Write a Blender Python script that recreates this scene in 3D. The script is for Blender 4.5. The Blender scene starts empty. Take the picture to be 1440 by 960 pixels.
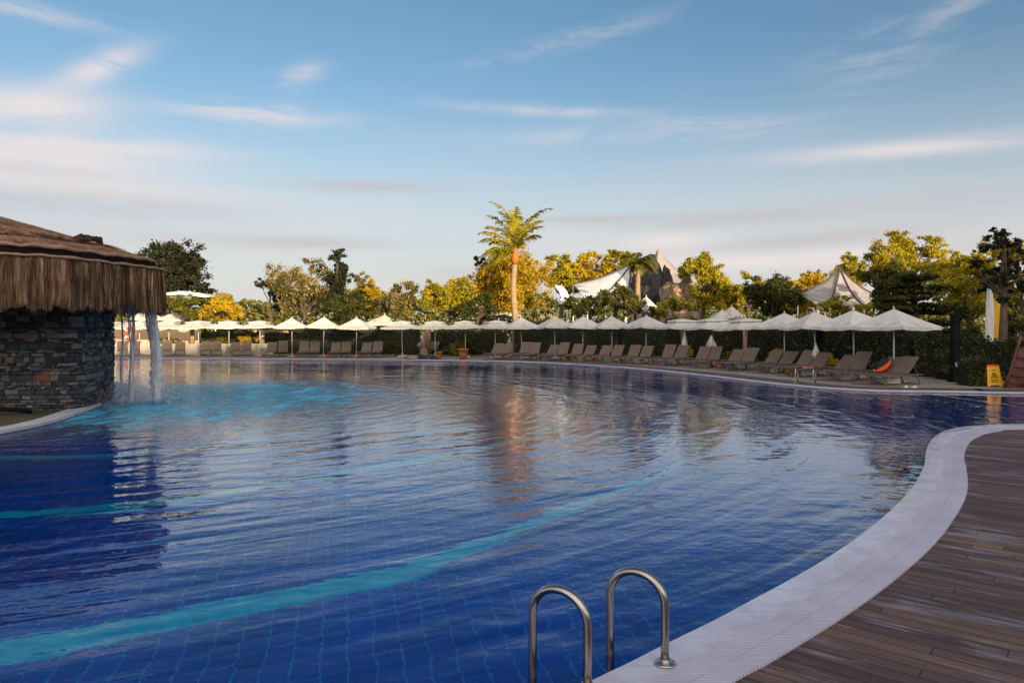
import bpy, bmesh, math, random
import numpy as np
from mathutils import Vector, Matrix, Euler
R = math.radians
random.seed(7)
rng = np.random.default_rng(7)
sc = bpy.context.scene
col = sc.collection
H = 2.0            # eye height above the coping
F = 1000.0         # focal length in photo pixels
HOR = 460.0
def G(px, py, z=0.0):
    """ground point seen at a photo pixel"""
    d = (H - z) * F / (py - HOR)
    return ((px - 720.0) * d / F, d)
def P(px, d):      # x for a column at distance d
    return (px - 720.0) * d / F
def Z(py, d):      # height for a row at distance d
    return H - (py - HOR) * d / F

# ------------------------------------------------------------------ camera
cam = bpy.data.cameras.new('camera'); camo = bpy.data.objects.new('camera', cam); col.objects.link(camo)
camo.location = (0, 0, H); camo.rotation_euler = (R(90), 0, 0)
cam.sensor_width = 36; cam.lens = 25.0; cam.shift_y = -20 / 1440
cam.clip_end = 5000; cam.clip_start = 0.05
sc.camera = camo

# ------------------------------------------------------------------ light
SUN_EL, SUN_AZ = 8.0, 153.0        # azimuth measured clockwise from +Y (the view direction)
sx, sy = math.sin(R(SUN_AZ)), math.cos(R(SUN_AZ))
sun = bpy.data.lights.new('sun', 'SUN'); suno = bpy.data.objects.new('sun', sun); col.objects.link(suno)
sun.energy = 5.0; sun.angle = R(0.6); sun.color = (1.0, 0.80, 0.50)
sdir = Vector((sx * math.cos(R(SUN_EL)), sy * math.cos(R(SUN_EL)), math.sin(R(SUN_EL))))
suno.rotation_euler = sdir.to_track_quat('Z', 'Y').to_euler()
suno.location = (30, -60, 40)

world = bpy.data.worlds.new("World"); sc.world = world; world.use_nodes = True
nt = world.node_tree; nt.nodes.clear()
class NB:
    """tiny node expression helper"""
    def __init__(s, nt): s.nt = nt
    def n(s, t, **k):
        nd = s.nt.nodes.new(t)
        for a, b in k.items(): setattr(nd, a, b)
        return nd
    def put(s, sock, v):
        if isinstance(v, bpy.types.NodeSocket): s.nt.links.new(v, sock)
        elif isinstance(v, bpy.types.Node): s.nt.links.new(v.outputs[0], sock)
        elif v is not None:
            if sock.type == 'RGBA' and not hasattr(v, '__len__'): v = (v, v, v, 1)
            if sock.type == 'RGBA' and len(v) == 3: v = (*v, 1)
            sock.default_value = v
    def m(s, op, a, b=None, c=None, clamp=False):
        nd = s.n('ShaderNodeMath', operation=op, use_clamp=clamp)
        s.put(nd.inputs[0], a)
        if b is not None: s.put(nd.inputs[1], b)
        if c is not None: s.put(nd.inputs[2], c)
        return nd.outputs[0]
    def vm(s, op, a, b=None):
        nd = s.n('ShaderNodeVectorMath', operation=op)
        s.put(nd.inputs[0], a)
        if b is not None: s.put(nd.inputs[1], b)
        return nd.outputs[0]
    def mix(s, f, a, b, mode='MIX'):
        nd = s.n('ShaderNodeMix', data_type='RGBA', blend_type=mode)
        s.put(nd.inputs[0], f); s.put(nd.inputs[6], a); s.put(nd.inputs[7], b)
        return nd.outputs[2]
    def ramp(s, f, *stops):
        nd = s.n('ShaderNodeValToRGB'); cr = nd.color_ramp
        while len(cr.elements) < len(stops): cr.elements.new(0.5)
        for e, (p, c) in zip(cr.elements, stops):
            e.position = p
            if not hasattr(c, '__len__'): c = (c, c, c)
            e.color = (*c[:3], 1)
        s.put(nd.inputs[0], f); return nd.outputs[0]
    def noise(s, vec, scale, detail=3, rough=.5, dist=0, color=False):
        nd = s.n('ShaderNodeTexNoise'); s.put(nd.inputs['Vector'], vec)
        s.put(nd.inputs['Scale'], scale); s.put(nd.inputs['Detail'], detail)
        s.put(nd.inputs['Roughness'], rough); s.put(nd.inputs['Distortion'], dist)
        return nd.outputs['Color' if color else 'Fac']
    def sep(s, v):
        nd = s.n('ShaderNodeSeparateXYZ'); s.put(nd.inputs[0], v); return nd.outputs
    def comb(s, x, y, z):
        nd = s.n('ShaderNodeCombineXYZ')
        for i, v in enumerate((x, y, z)): s.put(nd.inputs[i], v)
        return nd.outputs[0]
    def smooth(s, v, a, b):
        nd = s.n('ShaderNodeMapRange', interpolation_type='SMOOTHSTEP')
        s.put(nd.inputs[0], v); s.put(nd.inputs[1], a); s.put(nd.inputs[2], b)
        return nd.outputs[0]

w = NB(nt)
sky = w.n('ShaderNodeTexSky', sky_type='NISHITA', sun_disc=False)
sky.sun_elevation = R(SUN_EL); sky.sun_rotation = R(SUN_AZ)
sky.altitude = 50; sky.air_density = 1.0; sky.dust_density = 0.6; sky.ozone_density = 1.6
dirv = w.n('ShaderNodeTexCoord').outputs['Generated']
dx, dy, dz = w.sep(dirv)
az = w.m('MULTIPLY', w.m('ARCTAN2', dx, dy), 57.2958)
el = w.m('MULTIPLY', w.m('ARCSINE', dz), 57.2958)
def azel(px, py):
    x, z = (px - 720) / F, (HOR - py) / F
    return math.degrees(math.atan2(x, 1)), math.degrees(math.atan2(z, math.hypot(x, 1)))
# streaky cloud texture: stretched along the horizon
wob = w.noise(w.comb(w.m('MULTIPLY', az, .05), w.m('MULTIPLY', el, .12), 0), 1.0, 2)
elw = w.m('ADD', el, w.m('MULTIPLY', w.m('SUBTRACT', wob, .5), 7.0))
streak = w.noise(w.comb(w.m('MULTIPLY', az, .055), w.m('MULTIPLY', elw, .42), 3.7), 1.0, 6, .58)
fine = w.noise(w.comb(w.m('MULTIPLY', az, .22), w.m('MULTIPLY', elw, .8), 9.1), 1.0, 6, .6)
tex = w.m('ADD', w.m('MULTIPLY', streak, .6), w.m('MULTIPLY', fine, .4))
def blob(px, py, wpx, hpx, tilt=0.0, amp=1.0, lo=.36, hi=.60, t=tex):
    a0, e0 = azel(px, py); a1, _ = azel(px + wpx, py); _, e1 = azel(px, py - hpx)
    wa, we = max(abs(a1 - a0), .5), max(abs(e1 - e0), .3)
    da = w.m('SUBTRACT', az, a0)
    de = w.m('SUBTRACT', w.m('SUBTRACT', el, e0), w.m('MULTIPLY', da, tilt))
    r2 = w.m('ADD', w.m('POWER', w.m('DIVIDE', da, wa), 2.0), w.m('POWER', w.m('DIVIDE', de, we), 2.0))
    g = w.m('POWER', 2.718, w.m('MULTIPLY', r2, -1.0))
    return w.m('MULTIPLY', w.m('MULTIPLY', g, w.smooth(t, lo, hi)), amp, clamp=True)
def union(ms):
    acc = None
    for m_ in ms:
        inv = w.m('SUBTRACT', 1.0, m_)
        acc = inv if acc is None else w.m('MULTIPLY', acc, inv)
    return w.m('SUBTRACT', 1.0, acc)
bright = union([
    blob(50, 150, 110, 30, .10, 1.0, .26, .50), blob(130, 210, 170, 14, .06, .8, .3, .5), blob(140, 96, 60, 22, .55, .9, .30, .52), blob(20, 12, 120, 14, .0, .55),
    blob(90, 205, 150, 20, .12, .7, .34, .58), blob(40, 225, 190, 22, .03, 1.0, .30, .45), blob(100, 262, 260, 20, .0, .8, .24, .48), blob(360, 160, 110, 16, .02, .75, .36, .56), blob(425, 108, 32, 16, .3, .65, .33, .55),
    blob(800, 58, 120, 13, .18, .4, .40, .60), blob(760, 156, 120, 8, -.05, .6, .36, .6), blob(1000, 178, 120, 14, -.1, .35),
    blob(1270, 210, 210, 13, -.02, .8, .26, .52), blob(900, 190, 220, 14, .0, .4, .3, .6), blob(1280, 62, 130, 45, .25, .28, .42, .62), blob(1310, 25, 150, 16, .2, .25, .4, .6), blob(700, 84, 60, 8, .1, .3),
    blob(1040, 368, 190, 11, .0, 1.0, .18, .42), blob(1240, 358, 120, 13, .0, 1.0, .18, .42), blob(940, 340, 70, 14, 0, .9, .18, .42), blob(700, 350, 300, 40, 0, .5, .4, .7),
])
grey = union([
    blob(80, 285, 250, 20, .02, 1.0, .24, .46), blob(30, 235, 120, 12, .0, .5, .3, .5), blob(520, 263, 100, 8, .02, 1.0, .20, .44), blob(420, 341, 130, 10, .0, 1.0, .20, .44),
    blob(840, 308, 100, 6, .0, 1.0, .15, .40), blob(1040, 306, 210, 12, .03, .95, .24, .46), blob(1150, 336, 190, 11, .05, .9, .22, .45),
    blob(640, 385, 60, 16, .0, .5, .3, .5), blob(130, 330, 200, 18, .02, .4, .3, .5), blob(1330, 285, 160, 18, .0, .45, .3, .55),
    blob(1380, 345, 90, 10, .1, .6, .3, .5)])
elc = w.m('MAXIMUM', el, 0.0)
veil = w.m('MULTIPLY', w.m('POWER', 2.718, w.m('MULTIPLY', w.m('POWER', w.m('DIVIDE', elc, 13.0), 3.0), -1.0)),
           w.m('ADD', .68, w.m('MULTIPLY', streak, .55)), clamp=True)
SKYC = .9
base = w.mix(1.0, sky.outputs[0], (0.66, 0.80, 0.88), 'MULTIPLY')
c = w.mix(w.m('MULTIPLY', veil, .9), base, (3.45, 3.27, 3.30))
c = w.mix(w.m('MULTIPLY', bright, .92), c, (4.1, 3.7, 3.65))
c = w.mix(w.m('MULTIPLY', grey, .6), c, (2.75, 2.45, 2.5))
# unseen warm glow added to the sky behind the viewpoint for fill light
back = w.m('MULTIPLY', w.smooth(dy, .1, -.7), w.m('ADD', .45, w.m('MULTIPLY', streak, .8)), clamp=True)
c = w.mix(w.m('MULTIPLY', back, w.smooth(dz, -.05, .1)), c, (9.0, 8.1, 7.2))
bg = w.n('ShaderNodeBackground'); w.put(bg.inputs[0], c); bg.inputs[1].default_value = 0.14
w.nt.links.new(bg.outputs[0], w.n('ShaderNodeOutputWorld').inputs[0])

sc.view_settings.view_transform = 'Standard'; sc.view_settings.look = 'None'
sc.view_settings.gamma = 1; sc.view_settings.use_curve_mapping = False
sc.view_settings.exposure = 0.56
sc.cycles.use_denoising = True
sc.cycles.max_bounces = 10; sc.cycles.transmission_bounces = 8; sc.cycles.transparent_max_bounces = 24
sc.cycles.sample_clamp_indirect = 6.0
sc.cycles.caustics_refractive = True; sc.cycles.caustics_reflective = False

# ------------------------------------------------------------------ materials
def mat(name, base=(.5, .5, .5), rough=.6, metal=0.0, var=.25, vscale=3.0, bump=0.0, bscale=30.0, island=0.0, spec=.5, custom=None):
    m_ = bpy.data.materials.new(name); m_.use_nodes = True
    t = m_.node_tree; b = NB(t); pr = t.nodes['Principled BSDF']
    co = b.n('ShaderNodeTexCoord').outputs['Object']
    c_ = b.mix(b.smooth(b.noise(co, vscale, 4, .6), .3, .7), tuple(x * (1 - var) for x in base), tuple(min(1, x * (1 + var)) for x in base))
    if island:
        g = b.n('ShaderNodeNewGeometry').outputs['Random Per Island']
        f = b.m('ADD', 1 - island, b.m('MULTIPLY', g, 2 * island))
        c_ = b.mix(1.0, c_, b.comb(f, f, f), 'MULTIPLY')
    if custom: c_ = custom(b, co, c_, pr) or c_
    b.put(pr.inputs['Base Color'], c_)
    if not pr.inputs['Roughness'].is_linked: pr.inputs['Roughness'].default_value = rough
    pr.inputs['Metallic'].default_value = metal
    pr.inputs['Specular IOR Level'].default_value = spec
    if bump and not pr.inputs['Normal'].is_linked:
        bm_ = b.n('ShaderNodeBump'); bm_.inputs['Strength'].default_value = 1.0; bm_.inputs['Distance'].default_value = bump
        b.put(bm_.inputs['Height'], b.noise(co, bscale, 4, .6)); b.put(pr.inputs['Normal'], bm_.outputs[0])
    return m_

def leaf_mat(name, a, b_, c3=None, trans=.35, vs=.9):
    m_ = bpy.data.materials.new(name); m_.use_nodes = True
    t = m_.node_tree; b = NB(t); pr = t.nodes['Principled BSDF']
    g = b.n('ShaderNodeNewGeometry').outputs['Random Per Island']
    co = b.n('ShaderNodeTexCoord').outputs['Object']
    n = b.noise(co, vs, 3)
    f = b.m('ADD', b.m('MULTIPLY', g, .5), b.m('MULTIPLY', b.smooth(n, .35, .65), .5))
    cc = b.ramp(f, (0.0, a), (.55, b_), (1.0, c3 or b_))
    b.put(pr.inputs['Base Color'], cc); pr.inputs['Roughness'].default_value = .55
    pr.inputs['Specular IOR Level'].default_value = .3
    tr = b.n('ShaderNodeBsdfTranslucent'); b.put(tr.inputs[0], cc)
    mx = b.n('ShaderNodeMixShader'); mx.inputs[0].default_value = trans
    t.links.new(pr.outputs[0], mx.inputs[1]); t.links.new(tr.outputs[0], mx.inputs[2])
    t.links.new(mx.outputs[0], t.nodes['Material Output'].inputs[0])
    return m_

M = {}
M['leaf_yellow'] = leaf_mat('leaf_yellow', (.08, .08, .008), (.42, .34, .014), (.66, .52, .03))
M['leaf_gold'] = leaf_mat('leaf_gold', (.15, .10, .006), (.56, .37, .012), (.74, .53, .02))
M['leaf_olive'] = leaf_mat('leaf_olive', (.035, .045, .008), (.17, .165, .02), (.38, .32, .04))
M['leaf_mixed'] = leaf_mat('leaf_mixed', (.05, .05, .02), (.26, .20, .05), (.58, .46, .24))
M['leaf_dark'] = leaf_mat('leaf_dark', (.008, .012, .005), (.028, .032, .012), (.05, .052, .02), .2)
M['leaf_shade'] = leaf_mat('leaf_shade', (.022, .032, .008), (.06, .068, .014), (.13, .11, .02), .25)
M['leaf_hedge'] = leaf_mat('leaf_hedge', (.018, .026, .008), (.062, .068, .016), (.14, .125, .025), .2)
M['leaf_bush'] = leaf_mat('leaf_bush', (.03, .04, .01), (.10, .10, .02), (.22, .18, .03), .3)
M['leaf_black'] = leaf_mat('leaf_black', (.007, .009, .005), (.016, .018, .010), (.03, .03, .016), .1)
M['leaf_palm'] = leaf_mat('leaf_palm', (.10, .10, .01), (.42, .36, .02), (.66, .52, .04))
M['flower'] = leaf_mat('flower', (.35, .22, .02), (.6, .4, .03), (.7, .55, .1), .3)
M['bark'] = mat('bark', (.10, .07, .05), .9, var=.4, vscale=6, bump=.02, bscale=18)
M['palm_bark'] = mat('palm_bark', (.34, .22, .13), .9, var=.25, vscale=4, bump=.02, bscale=9)
M['palm_boot'] = mat('palm_boot', (.42, .13, .02), .8, var=.3, vscale=5)
def canvas_c(b, co, c_, pr):
    o = b.n('ShaderNodeObjectInfo').outputs['Random']; f = b.m('ADD', .86, b.m('MULTIPLY', o, .14))
    st = b.noise(co, 1.7, 5, .7)
    c2 = b.mix(b.smooth(st, .50, .72), c_, b.mix(1.0, c_, (.78, .74, .66), 'MULTIPLY'))
    return b.mix(1.0, c2, b.comb(f, f, f), 'MULTIPLY')
M['canvas'] = mat('canvas', (.70, .66, .60), .9, var=.10, vscale=2.5, bump=.02, bscale=3, custom=canvas_c)
M['canvas_pole'] = mat('canvas_pole', (.62, .60, .58), .4, var=.08)
M['rib'] = mat('rib', (.45, .44, .42), .5)
M['base_conc'] = mat('base_conc', (.45, .43, .41), .9, var=.15, bump=.004)
M['sling'] = mat('sling', (.150, .105, .078), .8, var=.12, vscale=5, bump=.002, bscale=150)
M['frame'] = mat('frame', (.15, .12, .10), .45, var=.1)
M['terracotta'] = mat('terracotta', (.38, .13, .06), .85, var=.25, vscale=8)
M['soil'] = mat('soil', (.06, .04, .03), .95)
M['steel'] = mat('steel', (.42, .37, .33), .24, 1.0, var=.10, vscale=9)
M['white_paint'] = mat('white_paint', (.75, .74, .72), .5, var=.06)
M['black_metal'] = mat('black_metal', (.010, .011, .014), .9, var=.3, spec=.1)
M['towel_red'] = mat('towel_red', (.50, .16, .12), .95, var=.15, bump=.004)
M['towel_white'] = mat('towel_white', (.68, .64, .58), .95, var=.1, bump=.004)
M['bag_black'] = mat('bag_black', (.02, .018, .018), .8, var=.3)
M['bag_orange'] = mat('bag_orange', (.85, .09, .02), .7, var=.1)
M['yellow_plastic'] = mat('yellow_plastic', (.85, .42, .01), .4, var=.06)
M['orange_plastic'] = mat('orange_plastic', (.80, .10, .02), .5)
M['ink'] = mat('ink', (.05, .03, .01), .6)
M['boat_wood'] = mat('boat_wood', (.11, .030, .018), .5, var=.35, vscale=4, bump=.006, bscale=12)
M['rope'] = mat('rope', (.45, .36, .26), .9)
M['plaster_orange'] = mat('plaster_orange', (.62, .40, .24), .9, var=.15, vscale=1.5, bump=.006)
M['plaster'] = mat('plaster', (.55, .50, .44), .9, var=.12, vscale=1.2, bump=.004)
M['rock_dark'] = mat('rock_dark', (.05, .045, .042), .9, var=.5, vscale=1.2, bump=.08, bscale=3)
M['rock_tan'] = mat('rock_tan', (.30, .20, .13), .9, var=.4, vscale=1.5, bump=.08, bscale=3)
M['flag_yellow'] = mat('flag_yellow', (.80, .45, .02), .8, var=.08)
M['shaded_canvas'] = mat('shaded_canvas', (.30, .27, .265), .85, var=.15, vscale=.8, bump=.01, bscale=2)  # shade on the tents put into a darker canvas colour
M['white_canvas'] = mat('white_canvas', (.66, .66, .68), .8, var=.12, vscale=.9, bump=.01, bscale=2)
M['seam'] = mat('seam', (.07, .06, .055), .7)
M['glass'] = mat('glass', (.03, .04, .05), .1, var=.1)

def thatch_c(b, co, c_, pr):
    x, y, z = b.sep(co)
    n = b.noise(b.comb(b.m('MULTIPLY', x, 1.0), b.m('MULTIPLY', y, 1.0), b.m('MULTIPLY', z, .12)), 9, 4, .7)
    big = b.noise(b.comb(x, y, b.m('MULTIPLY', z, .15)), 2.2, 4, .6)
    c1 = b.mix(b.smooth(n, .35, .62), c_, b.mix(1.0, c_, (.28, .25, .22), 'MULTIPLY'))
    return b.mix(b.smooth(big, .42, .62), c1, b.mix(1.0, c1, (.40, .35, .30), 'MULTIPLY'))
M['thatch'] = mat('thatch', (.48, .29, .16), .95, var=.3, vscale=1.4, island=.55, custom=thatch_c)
M['thatch_top'] = mat('thatch_top', (.42, .22, .12), .95, var=.35, vscale=1.0, island=.45, bump=.03, bscale=14)
M['thatch_dark'] = mat('thatch_dark', (.05, .032, .02), .95, var=.4, vscale=6)
M['thatch_lip'] = mat('thatch_lip', (.42, .25, .16), .95, var=.2, vscale=4, bump=.01, bscale=20)

def stone_c(b, co, c_, pr):
    g = b.n('ShaderNodeNewGeometry').outputs['Random Per Island']
    r = b.ramp(g, (0, (.035, .038, .046)), (.35, (.075, .08, .098)), (.6, (.13, .135, .155)), (.8, (.20, .195, .20)), (.94, (.28, .25, .21)), (.985, (.32, .12, .07)))
    n = b.noise(co, 14, 5, .65)
    return b.mix(b.smooth(n, .3, .75), b.mix(1.0, r, (.55, .55, .58), 'MULTIPLY'), r)
M['stone'] = mat('stone', (.3, .3, .3), .85, bump=.012, bscale=26, custom=stone_c)
M['mortar'] = mat('mortar', (.035, .034, .036), .95, var=.3, vscale=9)

def paving_c(b, co, c_, pr):
    x, y, z = b.sep(co)
    br = b.n('ShaderNodeTexBrick'); b.put(br.inputs['Vector'], co)
    br.inputs['Scale'].default_value = 1.0; br.inputs['Mortar Size'].default_value = .008
    br.inputs['Brick Width'].default_value = .8; br.inputs['Row Height'].default_value = .5
    b.put(br.inputs['Color1'], (.36, .30, .24)); b.put(br.inputs['Color2'], (.30, .25, .20)); b.put(br.inputs['Mortar'], (.14, .12, .10))
    return b.mix(.35, br.outputs[0], c_)
M['paving'] = mat('paving', (.32, .27, .22), .75, var=.3, vscale=.9, custom=paving_c)
M['soil_ground'] = mat('soil_ground', (.10, .085, .05), .95, var=.4, vscale=.5, bump=.02, bscale=5)

PLANK_ANG = math.atan2(.63, -.77)
def deck_c(b, co, c_, pr, ang=PLANK_ANG, wet=1.0):
    x, y, z = b.sep(co)
    ca, sa = math.cos(ang), math.sin(ang)
    u = b.m('ADD', b.m('MULTIPLY', x, ca), b.m('MULTIPLY', y, sa))
    v = b.m('ADD', b.m('MULTIPLY', x, -sa), b.m('MULTIPLY', y, ca))
    PW = .125
    vi = b.m('DIVIDE', v, PW); idx = b.m('FLOOR', vi); fr = b.m('SUBTRACT', vi, idx)
    wn = b.n('ShaderNodeTexWhiteNoise', noise_dimensions='1D'); b.put(wn.inputs['W'], idx); rnd = wn.outputs['Value']
    # butt joints
    uj = b.m('DIVIDE', b.m('ADD', u, b.m('MULTIPLY', rnd, 37.0)), 2.6); jf = b.m('FRACT', uj); ji = b.m('FLOOR', uj)
    wn2 = b.n('ShaderNodeTexWhiteNoise', noise_dimensions='2D'); b.put(wn2.inputs['Vector'], b.comb(idx, ji, 0)); r2 = wn2.outputs['Value']
    edge = b.m('MINIMUM', fr, b.m('SUBTRACT', 1.0, fr))
    gap = b.smooth(edge, .012, .045)
    jgap = b.smooth(b.m('MINIMUM', jf, b.m('SUBTRACT', 1.0, jf)), .0006, .0018)
    gap = b.m('MULTIPLY', gap, jgap)
    tone = b.ramp(r2, (0, (.078, .048, .046)), (.35, (.105, .062, .057)), (.7, (.135, .078, .068)), (.92, (.175, .098, .076)), (1, (.24, .13, .085)))
    grain = b.noise(b.comb(b.m('MULTIPLY', u, 1.2), b.m('MULTIPLY', v, 34), b.m('MULTIPLY', idx, 3.1)), 1.0, 6, .65)
    tone = b.mix(b.smooth(grain, .3, .72), b.mix(1.0, tone, (.76, .75, .78), 'MULTIPLY'), tone)
    patch = b.noise(b.comb(b.m('MULTIPLY', u, .8), b.m('MULTIPLY', v, 3.4), 5.0), 1.0, 5, .62)
    pat2 = b.noise(b.comb(b.m('MULTIPLY', u, 2.2), b.m('MULTIPLY', v, 15.0), 2.0), 1.0, 5, .7)
    worn_sheen = b.m('MULTIPLY', b.smooth(b.m('ADD', b.m('MULTIPLY', patch, .6), b.m('MULTIPLY', pat2, .4)), .50, .60), .62)
    tone = b.mix(worn_sheen, tone, (.29, .225, .25))  # lavender patches: wear, with the wet sheen put into the colour
    tone = b.mix(gap, (.008, .006, .006), tone)
    b.put(pr.inputs['Roughness'], b.m('SUBTRACT', .72, b.m('MULTIPLY', b.smooth(patch, .52, .66), .38 * wet)))
    bp = b.n('ShaderNodeBump'); bp.inputs['Strength'].default_value = 1; bp.inputs['Distance'].default_value = .004
    hgt = b.m('ADD', gap, b.m('MULTIPLY', b.m('FRACT', b.m('MULTIPLY', fr, 9.0)), .10))
    b.put(bp.inputs['Height'], b.m('ADD', hgt, b.m('MULTIPLY', grain, .35)))
    b.put(pr.inputs['Normal'], bp.outputs[0])
    return tone
M['deck'] = mat('deck', (.1, .1, .1), .5, custom=deck_c, spec=.4)
M['far_deck'] = mat('far_deck', (.1, .1, .1), .5, custom=lambda b, co, c_, pr: b.mix(.7, deck_c(b, co, c_, pr, R(75), .6), (.115, .08, .088)), spec=.4)

def grate_c(b, co, c_, pr):
    uv = b.n('ShaderNodeUVMap').outputs[0]; u, v, _ = b.sep(uv)
    fr = b.m('FRACT', b.m('DIVIDE', u, .034)); e = b.m('MINIMUM', fr, b.m('SUBTRACT', 1.0, fr))
    g = b.smooth(e, .10, .24)
    seg = b.m('FRACT', b.m('DIVIDE', u, 1.02)); s2 = b.smooth(b.m('MINIMUM', seg, b.m('SUBTRACT', 1.0, seg)), .001, .004)
    rib = b.m('MULTIPLY', g, s2)
    mid = b.m('MULTIPLY', rib, b.smooth(b.m('ABSOLUTE', b.m('SUBTRACT', v, .5)), .004, .016))
    bp = b.n('ShaderNodeBump'); bp.inputs['Strength'].default_value = .6; bp.inputs['Distance'].default_value = .006
    b.put(bp.inputs['Height'], rib); b.put(pr.inputs['Normal'], bp.outputs[0])
    n = b.noise(co, 1.3, 5, .6)
    dirt = b.mix(b.smooth(n, .35, .7), c_, b.mix(1.0, c_, (.86, .85, .86), 'MULTIPLY'))
    return b.mix(mid, b.mix(1.0, dirt, (.62, .61, .65), 'MULTIPLY'), dirt)
M['grate'] = mat('grate', (.68, .64, .75), .55, var=.05, vscale=2, custom=grate_c)
def coping_c(b, co, c_, pr):
    uv = b.n('ShaderNodeUVMap').outputs[0]; u, v, _ = b.sep(uv)
    seg = b.m('FRACT', b.m('DIVIDE', u, .60)); j = b.smooth(b.m('MINIMUM', seg, b.m('SUBTRACT', 1.0, seg)), .003, .010)
    n = b.noise(co, 3.1, 8, .7); wetn = b.smooth(b.m('ADD', b.noise(co, 1.1, 3), b.m('MULTIPLY', v, -.35)), .22, .40)
    b.put(pr.inputs['Roughness'], b.m('SUBTRACT', .55, b.m('MULTIPLY', wetn, .35)))
    c2 = b.mix(b.smooth(n, .35, .7), c_, b.mix(1.0, c_, (.74, .73, .75), 'MULTIPLY'))
    return b.mix(j, b.mix(1.0, c2, (.58, .57, .60), 'MULTIPLY'), c2)
M['coping'] = mat('coping', (.66, .62, .73), .5, var=.05, vscale=2, custom=coping_c)
M['far_coping'] = mat('far_coping', (.60, .58, .58), .6, var=.08, vscale=2)

def tile_c(b, co, c_, pr):
    x, y, z = b.sep(co); a = R(-13); ca, sa = math.cos(a), math.sin(a)
    u = b.m('ADD', b.m('MULTIPLY', x, ca), b.m('MULTIPLY', y, -sa)); v = b.m('ADD', b.m('MULTIPLY', x, sa), b.m('MULTIPLY', y, ca))
    def line(t, s, w0, w1):
        f = b.m('FRACT', b.m('DIVIDE', t, s)); e = b.m('MULTIPLY', b.m('MINIMUM', f, b.m('SUBTRACT', 1.0, f)), s)
        return b.m('SUBTRACT', 1.0, b.smooth(e, w0, w1))
    l = b.m('MAXIMUM', line(u, .215, .003, .010), b.m('MULTIPLY', line(v, .215, .003, .010), .45))
    ti = b.comb(b.m('FLOOR', b.m('DIVIDE', u, .215)), b.m('FLOOR', b.m('DIVIDE', v, .215)), 0)
    wn = b.n('ShaderNodeTexWhiteNoise', noise_dimensions='2D'); b.put(wn.inputs['Vector'], ti)
    tint = b.m('ADD', .85, b.m('MULTIPLY', wn.outputs['Value'], .3))
    tc = b.mix(1.0, c_, b.comb(tint, tint, tint), 'MULTIPLY')
    return b.mix(b.m('MULTIPLY', l, .9), tc, (.07, .32, .68))
M['tile_blue'] = mat('tile_blue', (.001, .088, .52), .4, var=.22, vscale=.5, custom=tile_c)
def mosaic_c(b, co, c_, pr):
    f = b.noise(co, 9, 3, .7)
    return b.mix(b.smooth(f, .35, .65), c_, b.mix(1.0, c_, (.7, .85, .9), 'MULTIPLY'))
M['tile_cyan'] = mat('tile_cyan', (.0, .68, 1.0), .4, var=.15, vscale=3, custom=mosaic_c)
M['shelf_cyan'] = mat('shelf_cyan', (.12, .80, 1.0), .4, var=.35, vscale=.7, custom=mosaic_c)
def shelf_c(b, co, c_, pr):
    x, y, z = b.sep(co)
    u = b.m('DIVIDE', b.m('SUBTRACT', x, -9.3), 4.2); v = b.m('DIVIDE', b.m('SUBTRACT', y, 20.5), 6.2)
    d = b.m('SQRT', b.m('ADD', b.m('MULTIPLY', u, u), b.m('MULTIPLY', v, v)))
    d = b.m('ADD', d, b.m('MULTIPLY', b.m('SUBTRACT', b.noise(co, .9, 4, .6), .5), .9))
    return b.mix(b.smooth(d, .45, 1.05), c_, (.001, .09, .50))
M['shelf_floor'] = mat('shelf_floor', (.12, .80, 1.0), .4, var=.3, vscale=.8, custom=shelf_c)
M['rim_blue'] = mat('rim_blue', (.02, .03, .30), .25, var=.15, vscale=6)

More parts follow.
